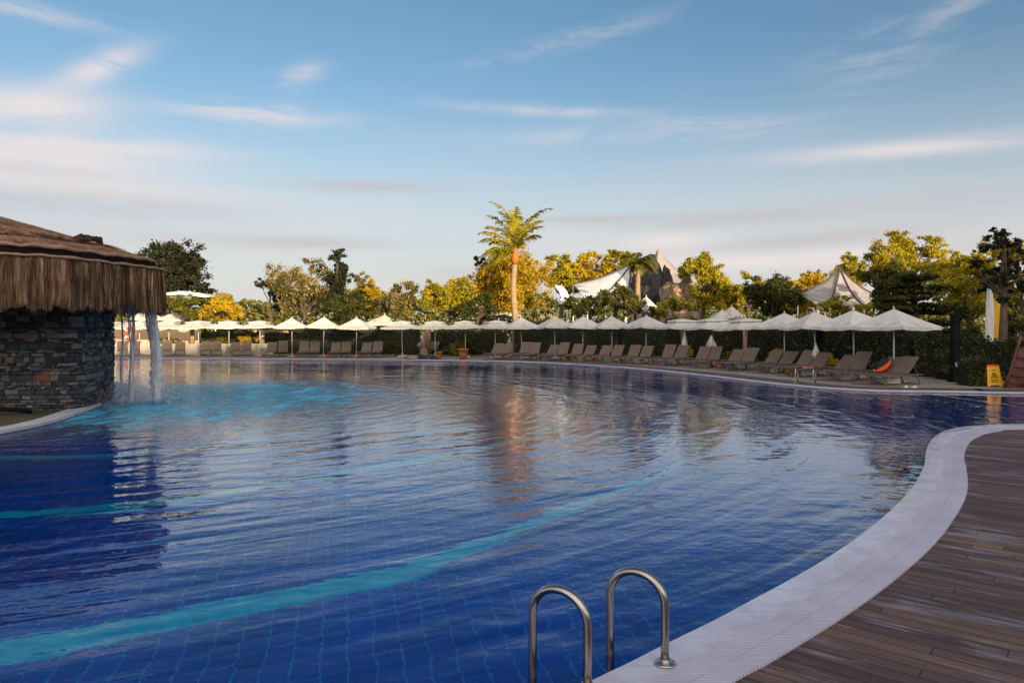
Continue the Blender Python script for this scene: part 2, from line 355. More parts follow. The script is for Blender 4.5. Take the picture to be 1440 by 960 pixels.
# water: real refraction plus ripples running out in rings from the waterfall
FALL = (-10.1, 20.0)
def water_mat():
    m_ = bpy.data.materials.new('pool_water'); m_.use_nodes = True
    t = m_.node_tree; b = NB(t); t.nodes.remove(t.nodes['Principled BSDF'])
    co = b.n('ShaderNodeTexCoord').outputs['Object']; x, y, z = b.sep(co)
    rx = b.m('SUBTRACT', x, FALL[0]); ry = b.m('SUBTRACT', y, FALL[1])
    r = b.m('SQRT', b.m('ADD', b.m('MULTIPLY', rx, rx), b.m('MULTIPLY', ry, ry)))
    th = b.m('ARCTAN2', ry, rx)
    def polar(s_r, s_t, seed, detail, rough=.5, tw=0.0):   # noise stretched along the rings
        return b.noise(b.comb(b.m('MULTIPLY', r, s_r), b.m('MULTIPLY', th, s_t), seed), 1.0, detail, rough, tw)
    h1 = polar(2.0, 4.2, 1.0, 3, .45, .3)
    h2 = polar(5.5, 13.0, 4.0, 3, .5, .4)
    h3 = b.noise(b.comb(b.m('MULTIPLY', x, .8), b.m('MULTIPLY', y, 2.1), 7.0), 1.0, 2, .5, .2)
    h4 = b.noise(b.comb(b.m('MULTIPLY', x, 4.4), b.m('MULTIPLY', y, 5.6), 3.0), 1.0, 3, .5)
    hs = b.m('ADD', b.noise(b.comb(b.m('MULTIPLY', x, 2.8), b.m('MULTIPLY', y, 1.3), 2.0), 1.0, 4, .62), b.m('MULTIPLY', b.noise(co, 6.0, 3, .6), .22))
    near = b.m('POWER', 2.718, b.m('MULTIPLY', b.m('POWER', b.m('DIVIDE', r, 6.0), 2.0), -1.0))
    calm = b.smooth(b.noise(co, .16, 2), .30, .62)
    h = b.m('ADD', b.m('MULTIPLY', h1, .026), b.m('MULTIPLY', h2, .0036))
    wv = b.m('SINE', b.m('ADD', b.m('MULTIPLY', r, 9.5), b.m('MULTIPLY', b.noise(co, .42, 3, .5), 22.0)))
    wamp = b.smooth(b.noise(co, .30, 2), .38, .66)
    h = b.m('ADD', h, b.m('MULTIPLY', b.m('MULTIPLY', wv, wamp), .0046))
    h = b.m('ADD', h, b.m('MULTIPLY', h3, .007)); h = b.m('ADD', h, b.m('MULTIPLY', h4, .0062))
    h = b.m('MULTIPLY', h, b.m('ADD', .55, b.m('MULTIPLY', calm, .6)))
    h = b.m('ADD', h, b.m('MULTIPLY', b.m('MULTIPLY', hs, near), .20))
    bp = b.n('ShaderNodeBump'); bp.inputs['Strength'].default_value = 1; bp.inputs['Distance'].default_value = 1.0
    b.put(bp.inputs['Height'], h)
    fr = b.n('ShaderNodeFresnel'); fr.inputs[0].default_value = 1.34; b.put(fr.inputs['Normal'], bp.outputs[0])
    rf = b.n('ShaderNodeBsdfRefraction'); rf.inputs['IOR'].default_value = 1.33; rf.inputs['Roughness'].default_value = 0.0
    b.put(rf.inputs['Color'], (.45, .90, 1.0)); b.put(rf.inputs['Normal'], bp.outputs[0])
    gl = b.n('ShaderNodeBsdfGlossy'); gl.inputs['Roughness'].default_value = .0
    b.put(gl.inputs['Color'], (1, 1, 1)); b.put(gl.inputs['Normal'], bp.outputs[0])
    mx = b.n('ShaderNodeMixShader'); b.put(mx.inputs[0], b.ramp(fr.outputs[0], (0, .0), (.10, .06), (.20, .21), (.30, .40), (.42, .56), (.62, .80), (1, 1)))
    t.links.new(rf.outputs[0], mx.inputs[1]); t.links.new(gl.outputs[0], mx.inputs[2])
    # milky aerated water where the fall churns the pool
    eu = b.m('DIVIDE', b.m('SUBTRACT', x, -8.6), 4.6); ev_ = b.m('DIVIDE', b.m('SUBTRACT', y, 20.4), 6.4)
    dd = b.m('SQRT', b.m('ADD', b.m('MULTIPLY', eu, eu), b.m('MULTIPLY', ev_, ev_)))
    bub = b.noise(b.comb(b.m('MULTIPLY', x, 1.6), b.m('MULTIPLY', y, .75), 6.0), 1.0, 6, .66)
    dd = b.m('ADD', dd, b.m('MULTIPLY', b.m('SUBTRACT', bub, .5), 1.3))
    am = b.m('MULTIPLY', b.m('SUBTRACT', 1.0, b.smooth(dd, .55, 1.12)), b.m('ADD', .34, b.m('MULTIPLY', b.smooth(bub, .64, .36), .46)))
    df = b.n('ShaderNodeBsdfDiffuse'); b.put(df.inputs[0], b.mix(b.smooth(bub, .3, .6), (.16, .66, .92), (.02, .32, .56))); b.put(df.inputs['Normal'], bp.outputs[0])
    mx2 = b.n('ShaderNodeMixShader'); b.put(mx2.inputs[0], am)
    t.links.new(mx.outputs[0], mx2.inputs[1]); t.links.new(df.outputs[0], mx2.inputs[2])
    t.links.new(mx2.outputs[0], t.nodes['Material Output'].inputs[0])
    return m_
M['water'] = water_mat()
def falling_mat():
    m_ = bpy.data.materials.new('falling_water'); m_.use_nodes = True
    t = m_.node_tree; b = NB(t); pr = t.nodes['Principled BSDF']
    co = b.n('ShaderNodeTexCoord').outputs['Object']; x, y, z = b.sep(co)
    n = b.noise(b.comb(b.m('MULTIPLY', x, 26), b.m('MULTIPLY', y, 26), b.m('MULTIPLY', z, 3.5)), 1.0, 5, .7)
    b.put(pr.inputs['Base Color'], (.90, .92, .97)); pr.inputs['Roughness'].default_value = .25
    tr = b.n('ShaderNodeBsdfTransparent'); mx = b.n('ShaderNodeMixShader')
    b.put(mx.inputs[0], b.m('ADD', .16, b.m('MULTIPLY', b.smooth(n, .34, .54), .80)))
    t.links.new(tr.outputs[0], mx.inputs[1]); t.links.new(pr.outputs[0], mx.inputs[2])
    t.links.new(mx.outputs[0], t.nodes['Material Output'].inputs[0])
    return m_
M['falling'] = falling_mat()
M['droplet'] = mat('droplet', (.75, .80, .88), .1, var=.05)

# ------------------------------------------------------------------ helpers
class MB:
    def __init__(s): s.v = []; s.f = []
    def add(s, vs, fs):
        k = len(s.v); s.v += [tuple(p) for p in vs]; s.f += [tuple(i + k for i in f) for f in fs]; return s
    def box(s, c, size, rot=None):
        hx, hy, hz = [q / 2 for q in size]
        vs = [Vector((a * hx, b * hy, e * hz)) for e in (-1, 1) for b in (-1, 1) for a in (-1, 1)]
        if rot is not None: vs = [rot @ p for p in vs]
        vs = [p + Vector(c) for p in vs]
        return s.add(vs, [(0, 2, 3, 1), (4, 5, 7, 6), (0, 1, 5, 4), (2, 6, 7, 3), (0, 4, 6, 2), (1, 3, 7, 5)])
    def bar(s, a, b, wx, wz):
        a, b = Vector(a), Vector(b); d = b - a
        q = d.to_track_quat('Y', 'Z').to_matrix()
        return s.box((a + b) / 2, (wx, d.length, wz), q)
    def tube(s, pts, rad, n=8, caps=True):
        pts = [Vector(p) for p in pts]
        if not hasattr(rad, '__len__'): rad = [rad] * len(pts)
        prev = None; rings = []
        for i, p in enumerate(pts):
            t = (pts[min(i + 1, len(pts) - 1)] - pts[max(i - 1, 0)]).normalized()
            if prev is None:
                up = Vector((0, 0, 1)) if abs(t.z) < .9 else Vector((1, 0, 0))
                u = t.cross(up).normalized()
            else:
                u = (prev - t * prev.dot(t)).normalized()
            prev = u; v = t.cross(u)
            rings.append([p + (u * math.cos(2 * math.pi * k / n) + v * math.sin(2 * math.pi * k / n)) * rad[i] for k in range(n)])
        vs = [q for r_ in rings for q in r_]; fs = []
        for i in range(len(rings) - 1):
            for k in range(n):
                k2 = (k + 1) % n
                fs.append((i * n + k, i * n + k2, (i + 1) * n + k2, (i + 1) * n + k))
        if caps: fs.append(tuple(reversed(range(n)))); fs.append(tuple(range((len(rings) - 1) * n, len(rings) * n)))
        return s.add(vs, fs)
    def lathe(s, prof, n=16, c=(0, 0, 0)):
        vs = [(c[0] + r_ * math.cos(2 * math.pi * k / n), c[1] + r_ * math.sin(2 * math.pi * k / n), c[2] + z) for r_, z in prof for k in range(n)]
        fs = [(i * n + k, i * n + (k + 1) % n, (i + 1) * n + (k + 1) % n, (i + 1) * n + k) for i in range(len(prof) - 1) for k in range(n)]
        fs.append(tuple(reversed(range(n)))); fs.append(tuple(range((len(prof) - 1) * n, len(prof) * n)))
        return s.add(vs, fs)
    def build(s, name, m_, parent=None, smooth=False):
        me = bpy.data.meshes.new(name); me.from_pydata(s.v, [], s.f); me.materials.append(m_)
        if smooth: me.polygons.foreach_set('use_smooth', [True] * len(me.polygons))
        me.update()
        o = bpy.data.objects.new(name, me); col.objects.link(o); o.parent = parent
        return o
def tag(o, label=None, cat=None, group=None, kind=None):
    if label: o['label'] = label
    if cat: o['category'] = cat
    if group: o['group'] = group
    if kind: o['kind'] = kind
    return o
def thing(name, label, cat, loc=(0, 0, 0), rz=0, group=None):
    o = bpy.data.objects.new(name, None); col.objects.link(o); o.empty_display_size = .3
    o.location = loc; o.rotation_euler = (0, 0, rz)
    return tag(o, label, cat, group)
KIDS = {}
def copy_tree(o, parent=None):
    c_ = o.copy(); col.objects.link(c_); c_.parent = parent
    for ch in list(o.children): copy_tree(ch, c_)
    return c_
ORD = ['first', 'second', 'third', 'fourth', 'fifth', 'sixth', 'seventh', 'eighth', 'ninth', 'tenth', 'eleventh', 'twelfth', 'thirteenth',
       'fourteenth', 'fifteenth', 'sixteenth', 'seventeenth', 'eighteenth', 'nineteenth', 'twentieth', 'twenty-first', 'twenty-second', 'twenty-third', 'twenty-fourth', 'twenty-fifth']

def catmull(pts, n=8):
    out = []; p = [Vector((*q[:2], 0)) for q in pts]
    for i in range(len(p) - 1):
        p0, p1, p2, p3 = p[max(i - 1, 0)], p[i], p[i + 1], p[min(i + 2, len(p) - 1)]
        for k in range(n):
            t = k / n
            out.append(.5 * ((2 * p1) + (p2 - p0) * t + (2 * p0 - 5 * p1 + 4 * p2 - p3) * t * t + (3 * p1 - p0 - 3 * p2 + p3) * t ** 3))
    out.append(p[-1]); return [(q.x, q.y) for q in out]
def fill(name, loops, z, m_, kind='structure'):
    bm = bmesh.new(); edges = []
    for lp in loops:
        vs = [bm.verts.new((x, y, z)) for x, y in lp]
        for i in range(len(vs)): edges.append(bm.edges.new((vs[i], vs[(i + 1) % len(vs)])))
    bmesh.ops.triangle_fill(bm, edges=edges, use_beauty=True)
    bmesh.ops.recalc_face_normals(bm, faces=bm.faces)
    if sum(f.normal.z for f in bm.faces) < 0: bmesh.ops.reverse_faces(bm, faces=bm.faces)
    me = bpy.data.meshes.new(name); bm.to_mesh(me); bm.free(); me.materials.append(m_)
    o = bpy.data.objects.new(name, me); col.objects.link(o)
    if kind: o['kind'] = kind
    return o
def offset(path, dist):
    out = []
    for i, p in enumerate(path):
        a = Vector(path[max(i - 1, 0)]); b = Vector(path[min(i + 1, len(path) - 1)])
        t = (b - a).normalized(); out.append((p[0] - t.y * dist, p[1] + t.x * dist))
    return out
def strip(name, a, b, za, zb, m_, thick=0.0, kind='structure'):
    """sheet between two equally sampled paths, UV u = metres along, v = 0..1 across"""
    n = len(a); L = [0.0]
    for i in range(1, n): L.append(L[-1] + math.dist([(a[i][k] + b[i][k]) / 2 for k in (0, 1)], [(a[i - 1][k] + b[i - 1][k]) / 2 for k in (0, 1)]))
    vs = [(*p, za) for p in a] + [(*p, zb) for p in b]
    fs = [(i, i + 1, n + i + 1, n + i) for i in range(n - 1)]
    if thick:
        vs += [(*p, za - thick) for p in a] + [(*p, zb - thick) for p in b]
        fs += [(i + 1, i, 2 * n + i, 2 * n + i + 1) for i in range(n - 1)] + [(n + i, n + i + 1, 3 * n + i + 1, 3 * n + i) for i in range(n - 1)]
    me = bpy.data.meshes.new(name); me.from_pydata(vs, [], fs); me.materials.append(m_)
    uv = me.uv_layers.new(name='UVMap')
    for lp in me.loops:
        vi = lp.vertex_index; uv.data[lp.index].uv = (L[vi % n], 1.0 if (vi // n) % 2 else 0.0)
    me.update()
    bm = bmesh.new(); bm.from_mesh(me); bm.normal_update()
    top = [f for f in bm.faces if abs(f.normal.z) > .5]
    if sum(f.normal.z for f in top) < 0: bmesh.ops.reverse_faces(bm, faces=bm.faces)
    bm.to_mesh(me); bm.free()
    o = bpy.data.objects.new(name, me); col.objects.link(o)
    if kind: o['kind'] = kind
    return o

# ------------------------------------------------------------------ pool outline
inner_px = [(835, 955), (885, 931), (940, 903), (1000, 874), (1060, 842), (1110, 815), (1160, 786), (1210, 752), (1255, 715), (1285, 682), (1299, 655), (1303, 632),
            (1312, 616), (1330, 605), (1360, 599), (1400, 596.5), (1440, 595.5)]
outer_px = [(1030, 960), (1082, 932), (1130, 903), (1172, 877), (1212, 850), (1250, 822), (1285, 793), (1317, 762), (1340, 732), (1357, 702), (1361, 680), (1359, 660),
            (1356, 640), (1364, 622), (1382, 611.5), (1408, 606), (1440, 603.5)]
near_in = [(-16, -4.0), (-7, -1.7), (-2.7, 1.25), (-1.1, 2.64), (-.12, 3.52)] + [G(*p) for p in inner_px] + [(14.5, 14.9), (22, 15.6), (34, 16.5)]
near_out = [(-15.6, -5.0), (-6.5, -2.5), (-2.1, .70), (-.6, 2.30), (.5, 3.34)] + [G(*p) for p in outer_px] + [(14.7, 14.15), (22.2, 14.8), (34, 15.7)]
far_px = [(1440, 553.3), (1370, 552), (1300, 551), (1250, 550.4), (1200, 548.5), (1150, 545.5), (1100, 541), (1050, 535.5), (1000, 529.5), (950, 524), (900, 519), (850, 515), (800, 511.8), (750, 509.3),
          (700, 508), (640, 506.8), (560, 505.8), (480, 505.2), (400, 504.8), (300, 504.4), (200, 504)]
far = [(34, 20.2), (22, 21.0)] + [G(*p) for p in far_px] + [(-27, 44.5)]
left = [(-27, 44.5), (-30, 40), (-28, 33), (-20, 28.5), (-15.2, 26.2), (-12.9, 24), (-11.85, 21.6), (-11.2, 19.9), (-10.45, 17.9), (-9.85, 15.9), (-9.6, 14.7), (-9.62, 13.4),
        (-10.3, 9.8), (-12.6, 5.0), (-16, 1.0), (-16, -4.0)]
near_in = catmull(near_in, 8); near_out = catmull(near_out, 8)
far = catmull(far, 8); left = catmull(left, 8)
pool = near_in + far + left[1:-1]
WZ = -0.025; BZ = -1.45

# setting: sheets
pool_hole = pool
ext = 900
fill('ground', [[(-ext, -ext), (ext, -ext), (ext, ext), (-ext, ext)], pool_hole], -.012, M['paving'])
deck_loop = near_out + [(60, 15), (60, -30), (-40, -30), (-40, -6)]
fill('wood_deck', [deck_loop], -.002, M['deck'])
mid = [((a[0] * .56 + b[0] * .44), (a[1] * .56 + b[1] * .44)) for a, b in zip(near_in, near_out)]
strip('pool_coping', near_in, mid, .002, .010, M['coping'])
strip('drain_grate', mid, near_out, .010, .014, M['grate'], .03)
sgn = -1
strip('far_coping', far, offset(far, sgn * .28), .03, .03, M['far_coping'], .08)
strip('far_deck', offset(far, sgn * .28), offset(far, sgn * 1.75), .0, .0, M['far_deck'])
li = left
lo_ = offset(left, sgn * .42)
strip('island_coping', li, lo_, .06, .06, M['far_coping'], .10)
# pool shell
n = len(pool)
me = bpy.data.meshes.new('pool_wall')
vs = [(x, y, -.002) for x, y in pool] + [(x, y, -.09) for x, y in pool] + [(x, y, BZ) for x, y in pool]
fs = [(i, (i + 1) % n, n + (i + 1) % n, n + i) for i in range(n)] + [(n + i, n + (i + 1) % n, 2 * n + (i + 1) % n, 2 * n + i) for i in range(n)]
me.from_pydata(vs, [], fs); me.materials.append(M['rim_blue']); me.materials.append(M['tile_blue'])
for i, p in enumerate(me.polygons): p.material_index = 0 if i < n else 1
o = bpy.data.objects.new('pool_wall', me); col.objects.link(o); o['kind'] = 'structure'
fill('pool_floor', [pool], BZ, M['tile_blue'])
fill('pool_water', [pool], WZ, M['water'])
# painted bands on the floor, traced through the refraction of the surface
def floor_pt(px, py, zb=BZ):
    x, y = G(px, py, WZ); dh = math.hypot(x, y); ti = math.atan2(dh, H - WZ)
    tt = math.asin(math.sin(ti) / 1.33); e = (WZ - zb) * math.tan(tt)
    return (x + x / dh * e, y + y / dh * e)
def band(name, pts, label_w=1.0, z=BZ + .006):
    top = catmull([floor_pt(x, y - w_ / 2) for x, y, w_ in pts], 10); bot = catmull([floor_pt(x, y + w_ / 2) for x, y, w_ in pts], 10)
    o = strip(name, top, bot, z, z, M['tile_cyan'])
band('pool_floor_band', [(-60, 930, 40), (60, 908, 38), (200, 882, 34), (350, 850, 30), (480, 823, 26), (560, 808, 26), (620, 787, 23), (680, 764, 20), (780, 724, 15), (880, 684, 12), (950, 655, 9),
               (990, 625, 7), (1004, 602, 6), (1000, 580, 4.5), (965, 561, 3.5), (900, 547, 2.5), (830, 538, 2), (740, 531, 1.6), (620, 528, 1.4)])
band('pool_floor_band', [(-60, 732, 10), (0, 725, 10), (130, 715, 10), (250, 702, 9), (400, 679, 9), (550, 654, 8), (680, 630, 7), (770, 602, 6), (808, 578, 5), (800, 560, 4), (760, 549, 3), (690, 541, 2.4), (600, 536, 2)])
band('pool_floor_band', [(-60, 646, 6), (0, 643, 6), (150, 640, 5), (300, 626, 5), (420, 608, 5), (520, 586, 4.5), (560, 568, 4), (540, 552, 3)])
# shallow cyan shelf under the waterfall and small one by the right curve
sh = [G(x, y) for x, y in [(150, 572), (200, 594), (290, 588), (370, 578), (440, 566), (484, 552), (470, 541), (400, 535), (320, 532), (250, 531), (190, 534), (140, 545)]]
sh = catmull(sh + [sh[0]], 6)[:-1]
fill('pool_shelf', [sh], -.16, M['shelf_floor'])
strip('pool_shelf_side', sh + [sh[0]], sh + [sh[0]], -.16, BZ, M['tile_blue'])
st = [G(x, y) for x, y in [(1301, 640), (1296, 668), (1280, 690), (1262, 690), (1268, 664), (1282, 640), (1290, 625)]]
fill('pool_step', [st], -.85, M['shelf_cyan'])
strip('pool_step_side', st + [st[0]], st + [st[0]], -.85, BZ, M['shelf_cyan'])

# ------------------------------------------------------------------ unseen building added behind the camera to cast the long evening shade
hb = thing('shade_building', 'unseen cream block added behind the viewpoint to shade the pool', 'building', (sx * 92, sy * 92, 0), math.atan2(sx, -sy))
HT = 21.2
mb = MB(); mb.box((0, -6, HT / 2), (260, 12, HT)); mb.build('wall', M['plaster'], hb)
mb = MB(); mb.box((0, -6, HT + .1), (261, 12.8, .2)); mb.build('roof', M['base_conc'], hb)
for k in range(-9, 10):
    for zz in (1.8, 8.4, 15.0):
        mb = MB(); mb.box((k * 9, .01, zz + 1), (3.4, .06, 3.2)); mb.build('window', M['glass'], hb)

# ------------------------------------------------------------------ thatched stone bar
AP = Vector((-14.9, 18.8, 5.25))
eave = [(-24, 13.2), (-18, 13.6), (-13.5, 14.0), (-11.3, 14.25), (-10.2, 14.6), (-9.62, 15.3), (-9.36, 16.6), (-9.15, 17.5), (-9.12, 18.4), (-9.75, 19.7), (-10.9, 21.2), (-12.4, 22.6), (-14.4, 24.0), (-18, 25.6), (-24, 25.8)]
ev = [Vector((*p, 0)) for p in catmull(eave, 6)]
wallp = [(-24, 16.5), (-14, 16.75), (-10.75, 16.93), (-10.46, 17.03), (-10.5, 17.7), (-10.72, 18.6), (-11.05, 19.5), (-11.62, 20.7), (-12.6, 22), (-14.2, 23.2), (-17, 24), (-24, 24)]
wp = [Vector((*p, 0)) for p in wallp[:2]] + [Vector((*p, 0)) for p in catmull(wallp[2:], 5)]
bar = thing('pool_bar', 'round stone pool bar under a brown thatched roof, left edge', 'bar hut', (-15, 19, 0))
BO = Vector((-15, 19, 0))
mb = MB(); cen = Vector((-18, 20.4, 0))
def sh_in(p, d): return p + (cen - p).normalized() * d
nn = len(wp)
mb.add([sh_in(p, .05) - BO + Vector((0, 0, .02)) for p in wp] + [sh_in(p, .05) - BO + Vector((0, 0, 3.3)) for p in wp], [(i, i + 1, nn + i + 1, nn + i) for i in range(nn - 1)])
core = mb.build('wall_core', M['mortar'], bar)
# individually laid stones along the visible run
def walk(path, s):
    acc = 0
    for i in range(len(path) - 1):
        L = (path[i + 1] - path[i]).length
        if acc + L >= s: t = (s - acc) / L; return path[i].lerp(path[i + 1], t), (path[i + 1] - path[i]).normalized()
        acc += L
    return path[-1], (path[-1] - path[-2]).normalized()
wl = sum((wp[i + 1] - wp[i]).length for i in range(nn - 1))
mb = MB(); z = .0; rr = random.Random(3)
while z < 3.0:
    h = rr.choice((.045, .06, .08, .10, .14)) * rr.uniform(.85, 1.15); s = 3.5 + rr.uniform(0, .3)
    while s < 17.5:
        L = rr.uniform(.06, .33) * (1.2 if h > .1 else .9); p, t = walk(wp, s + L / 2); nrm = Vector((t.y, -t.x, 0))
        hh = h - .014 * rr.uniform(.5, 1.5); pr_ = rr.uniform(.0, .05); k = len(mb.v)
        e = L / 2 - .008
        vs = []
        for zz in (z, z + hh):
            for a, dd in ((-e, -.06), (e, -.06), (e, pr_), (-e, pr_)):
                jx, jz = rr.uniform(-.012, .012), rr.uniform(-.010, .010)
                vs.append(p - BO + t * (a + jx) + nrm * (dd + rr.uniform(-.012, .012)) + Vector((0, 0, zz + jz + .02)))
        mid_f = p - BO + nrm * (pr_ + .018) + Vector((0, 0, z + hh / 2)) + t * rr.uniform(-.04, .04)
        vs.append(mid_f)
        mb.add(vs, [(0, 1, 5, 4), (4, 5, 6, 7), (0, 3, 2, 1), (0, 4, 7, 3), (1, 2, 6, 5), (3, 7, 8), (7, 6, 8), (6, 2, 8), (2, 3, 8)])
        s += L
    z += h
mb.build('stone_wall', M['stone'], bar)
# roof: fringe, core skirt, upper layers
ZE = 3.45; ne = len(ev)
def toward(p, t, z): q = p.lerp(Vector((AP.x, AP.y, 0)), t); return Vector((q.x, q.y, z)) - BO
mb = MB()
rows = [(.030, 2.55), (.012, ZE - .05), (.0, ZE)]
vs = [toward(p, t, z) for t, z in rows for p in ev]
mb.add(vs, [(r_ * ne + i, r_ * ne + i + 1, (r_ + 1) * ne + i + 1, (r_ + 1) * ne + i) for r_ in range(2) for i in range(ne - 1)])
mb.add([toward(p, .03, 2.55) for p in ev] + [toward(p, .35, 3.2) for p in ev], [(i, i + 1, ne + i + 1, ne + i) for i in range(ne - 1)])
mb.build('roof_core', M['thatch_dark'], bar)
evl = sum((ev[i + 1] - ev[i]).length for i in range(ne - 1))
mb = MB()
for k in range(38000):
    s = rr.uniform(5, evl - 6); p, t = walk(ev, s); nrm = Vector((t.y, -t.x, 0))
    if k % 2: top = ZE + rr.uniform(-.04, .03)
    else: top = ZE - (ZE - 2.7) * rr.random() ** 1.6
    clump = math.sin(s * 9.1) * .03 + math.sin(s * 23.7 + 1) * .025
    bot = 2.37 + clump * 1.6 + abs(rr.gauss(0, .09)) if rr.random() < .42 else rr.uniform(2.46, 3.1)
    bot = min(bot, top - .15)
    wd = rr.uniform(.005, .015); out = rr.uniform(.0, .09) + .03 * math.sin(s * 5.3) + .02 * math.sin(s * 17)
    a = p - BO + nrm * (out * .6) ; lean = rr.uniform(-.05, .05)
    b_ = p - BO + nrm * (out + rr.uniform(-.05, .03)) + t * lean
    tw = t * wd * .5 + nrm * rr.uniform(-.006, .006)
    mb.add([a - tw + Vector((0, 0, top)), a + tw + Vector((0, 0, top)), b_ + tw * .4 + Vector((0, 0, bot)), b_ - tw * .4 + Vector((0, 0, bot))], [(0, 1, 2, 3)])
mb.build('thatch_fringe', M['thatch'], bar)
# bright lip along the top of the fringe and the edge of the upper mat
def lip(path_t, z, r_, m_, name, wob=.02):
    pts = [toward(p, path_t, z + wob * math.sin(i * 1.7) * .5 + rr.uniform(-wob, wob) * .3) for i, p in enumerate(ev)]
    MB().tube(pts, [r_ * rr.uniform(.8, 1.2) for _ in pts], 7).build(name, m_, bar, True)
lip(-.012, ZE + .045, .032, M['thatch_lip'], 'eave_lip')
lip(.035, ZE + .27, .045, M['thatch_lip'], 'eave_lip', .03)
def zt(t, i=0): return ZE + .26 + (AP.z - ZE - .26) * (t - .035) / .965 + .05 * math.sin(i * .9) * (1 - t)
ts = [.035, .10, .18, .26, .27, .4, .55, .75, 1.0]
vs = [toward(p, t, zt(t, i) + (.07 if .18 < t < .27 else 0)) for t in ts for i, p in enumerate(ev)]
mb = MB(); mb.add(vs, [(r_ * ne + i, r_ * ne + i + 1, (r_ + 1) * ne + i + 1, (r_ + 1) * ne + i) for r_ in range(len(ts) - 1) for i in range(ne - 1)])
mb.build('roof', M['thatch_top'], bar)
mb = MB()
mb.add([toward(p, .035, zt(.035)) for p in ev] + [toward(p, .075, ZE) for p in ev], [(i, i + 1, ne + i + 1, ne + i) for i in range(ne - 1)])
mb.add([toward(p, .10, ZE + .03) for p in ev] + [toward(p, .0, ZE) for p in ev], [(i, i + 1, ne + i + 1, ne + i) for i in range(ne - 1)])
mb.build('gap_shade', M['thatch_dark'], bar)  # dark sheet puts the shadow gap under the upper tier into colour
mb = MB()
for k in range(34000):
    s = rr.uniform(5, evl - 4); p, t = walk(ev, s)
    t0 = min(.99, .03 + .9 * rr.random() ** 1.3); L = rr.uniform(.03, .10)
    a = toward(p, t0, zt(t0) + rr.uniform(.0, .06) + (.07 if .16 < t0 < .25 else 0)); b_ = toward(p, min(t0 + L, 1), zt(t0 + L) + rr.uniform(.03, .08))
    tw = t * rr.uniform(.005, .013); j = t * rr.uniform(-.06, .06)
    mb.add([a - tw + j, a + tw + j, b_ + tw, b_ - tw], [(0, 1, 2, 3)])
mb.build('thatch_reeds', M['thatch_top'], bar)
mb = MB()
for i in range(9):
    p, t = walk(ev, 17.0 + i * .17); c_ = toward(p, .30, zt(.30) + .10)
    mb.tube([c_ + Vector((rr.uniform(-.1, .1), rr.uniform(-.1, .1), -.06)), c_ + Vector((rr.uniform(-.1, .1), rr.uniform(-.1, .1), .10))], [.16, .05], 7)
mb.build('ridge_tuft', M['thatch_dark'], bar)
mb = MB(); mb.box(Vector((-10.55, 20.0, 2.62)) - BO, (1.1, 1.4, .10)); mb.build('water_spout', M['mortar'], bar)
# island ground strip
fill('island_ground', [[(-24, 11.5)] + [(x - .44, y) for x, y in left if -9.0 > x > -13.5 and 9 < y < 24.2][::-1] + [(-24, 24)]], .035, M['soil_ground'])
hose = MB(); hose.tube([(-12.0, 15.6, .10), (-11.5, 15.9, .18), (-11.15, 16.15, .12), (-10.95, 16.2, .08)], .05, 8)
tag(hose.build('hose', M['black_metal'], None, True), 'short black hose lying at the foot of the stone bar wall', 'hose')

# ------------------------------------------------------------------ falling water
def stream(px, dist, ztop, wtop, wbot, drift, label, thick=.05):
    x = P(px, dist); mb = MB(); rs = random.Random(int(px)); N = 40; K = 14; vs = []; ph = rs.uniform(0, 6)
    for i in range(N + 1):
        t = i / N; z = ztop * (1 - t) ** 1.0 + WZ * t; fall = t ** .5
        cx = x + drift * fall + .02 * math.sin(t * 9 + ph); wd = wtop * (1 - t) + wbot * t
        for k in range(K):
            a = 2 * math.pi * k / K; rj = 1 + .35 * math.sin(k * 2.3 + t * 6 + ph) * t + rs.uniform(-.25, .25) * (.2 + t)
            vs.append((cx + wd / 2 * math.cos(a) * rj, dist + thick * math.sin(a) * rj * (1 + t), z))
    fs = [(i * K + k, (i + 1) * K + k, (i + 1) * K + (k + 1) % K, i * K + (k + 1) % K) for i in range(N) for k in range(K)]
    mb.add(vs, fs); o = mb.build('water_stream', M['falling'], None, True)
    return tag(o, label, 'waterfall', 'streams falling from the bar roof')
stream(209, 20.1, 2.62, .34, .24, .26, 'widest white sheet of water falling from the thatched roof edge')
stream(181, 19.6, 2.6, .10, .09, .10, 'narrow double stream of water just left of the widest fall', .03)
stream(188, 20.0, 2.6, .08, .08, -.02, 'thin stream of water touching the left side of the widest fall', .02)
stream(171.5, 19.8, 2.6, .045, .07, .0, 'thinnest thread of falling water closest to the stone wall', .015)
mb = MB()
def drop(c, r_):
    a = [Vector(q) * r_ + Vector(c) for q in ((1, 0, 0), (-1, 0, 0), (0, 1, 0), (0, -1, 0), (0, 0, 1), (0, 0, -1))]
    mb.add(a, [(0, 2, 4), (2, 1, 4), (1, 3, 4), (3, 0, 4), (2, 0, 5), (1, 2, 5), (3, 1, 5), (0, 3, 5)])
rd = random.Random(5)
for k in range(5200):
    px, dd = rd.choice(((215, 20.1), (215, 20.1), (184, 19.6), (172, 19.8)))
    h = abs(rd.gauss(0, .38)); sp = .10 + .45 * math.exp(-h * 1.6)
    drop((P(px, dd) + rd.gauss(0, sp), dd + rd.gauss(0, sp * 1.2) - .1, WZ + h), rd.uniform(.004, .013))
for k in range(2200):
    z = rd.uniform(0, 2.4); px = rd.choice((214, 214, 182, 172)); drop((P(px, 20) + rd.gauss(0, .05 + .07 * (2.6 - z)) + .06 * (2.4 - z), 20 + rd.gauss(0, .08), z), rd.uniform(.004, .011))
tag(mb.build('splash', M['droplet']), 'spray of droplets where the falling water hits the pool', 'splash', kind='stuff')
mb = MB()
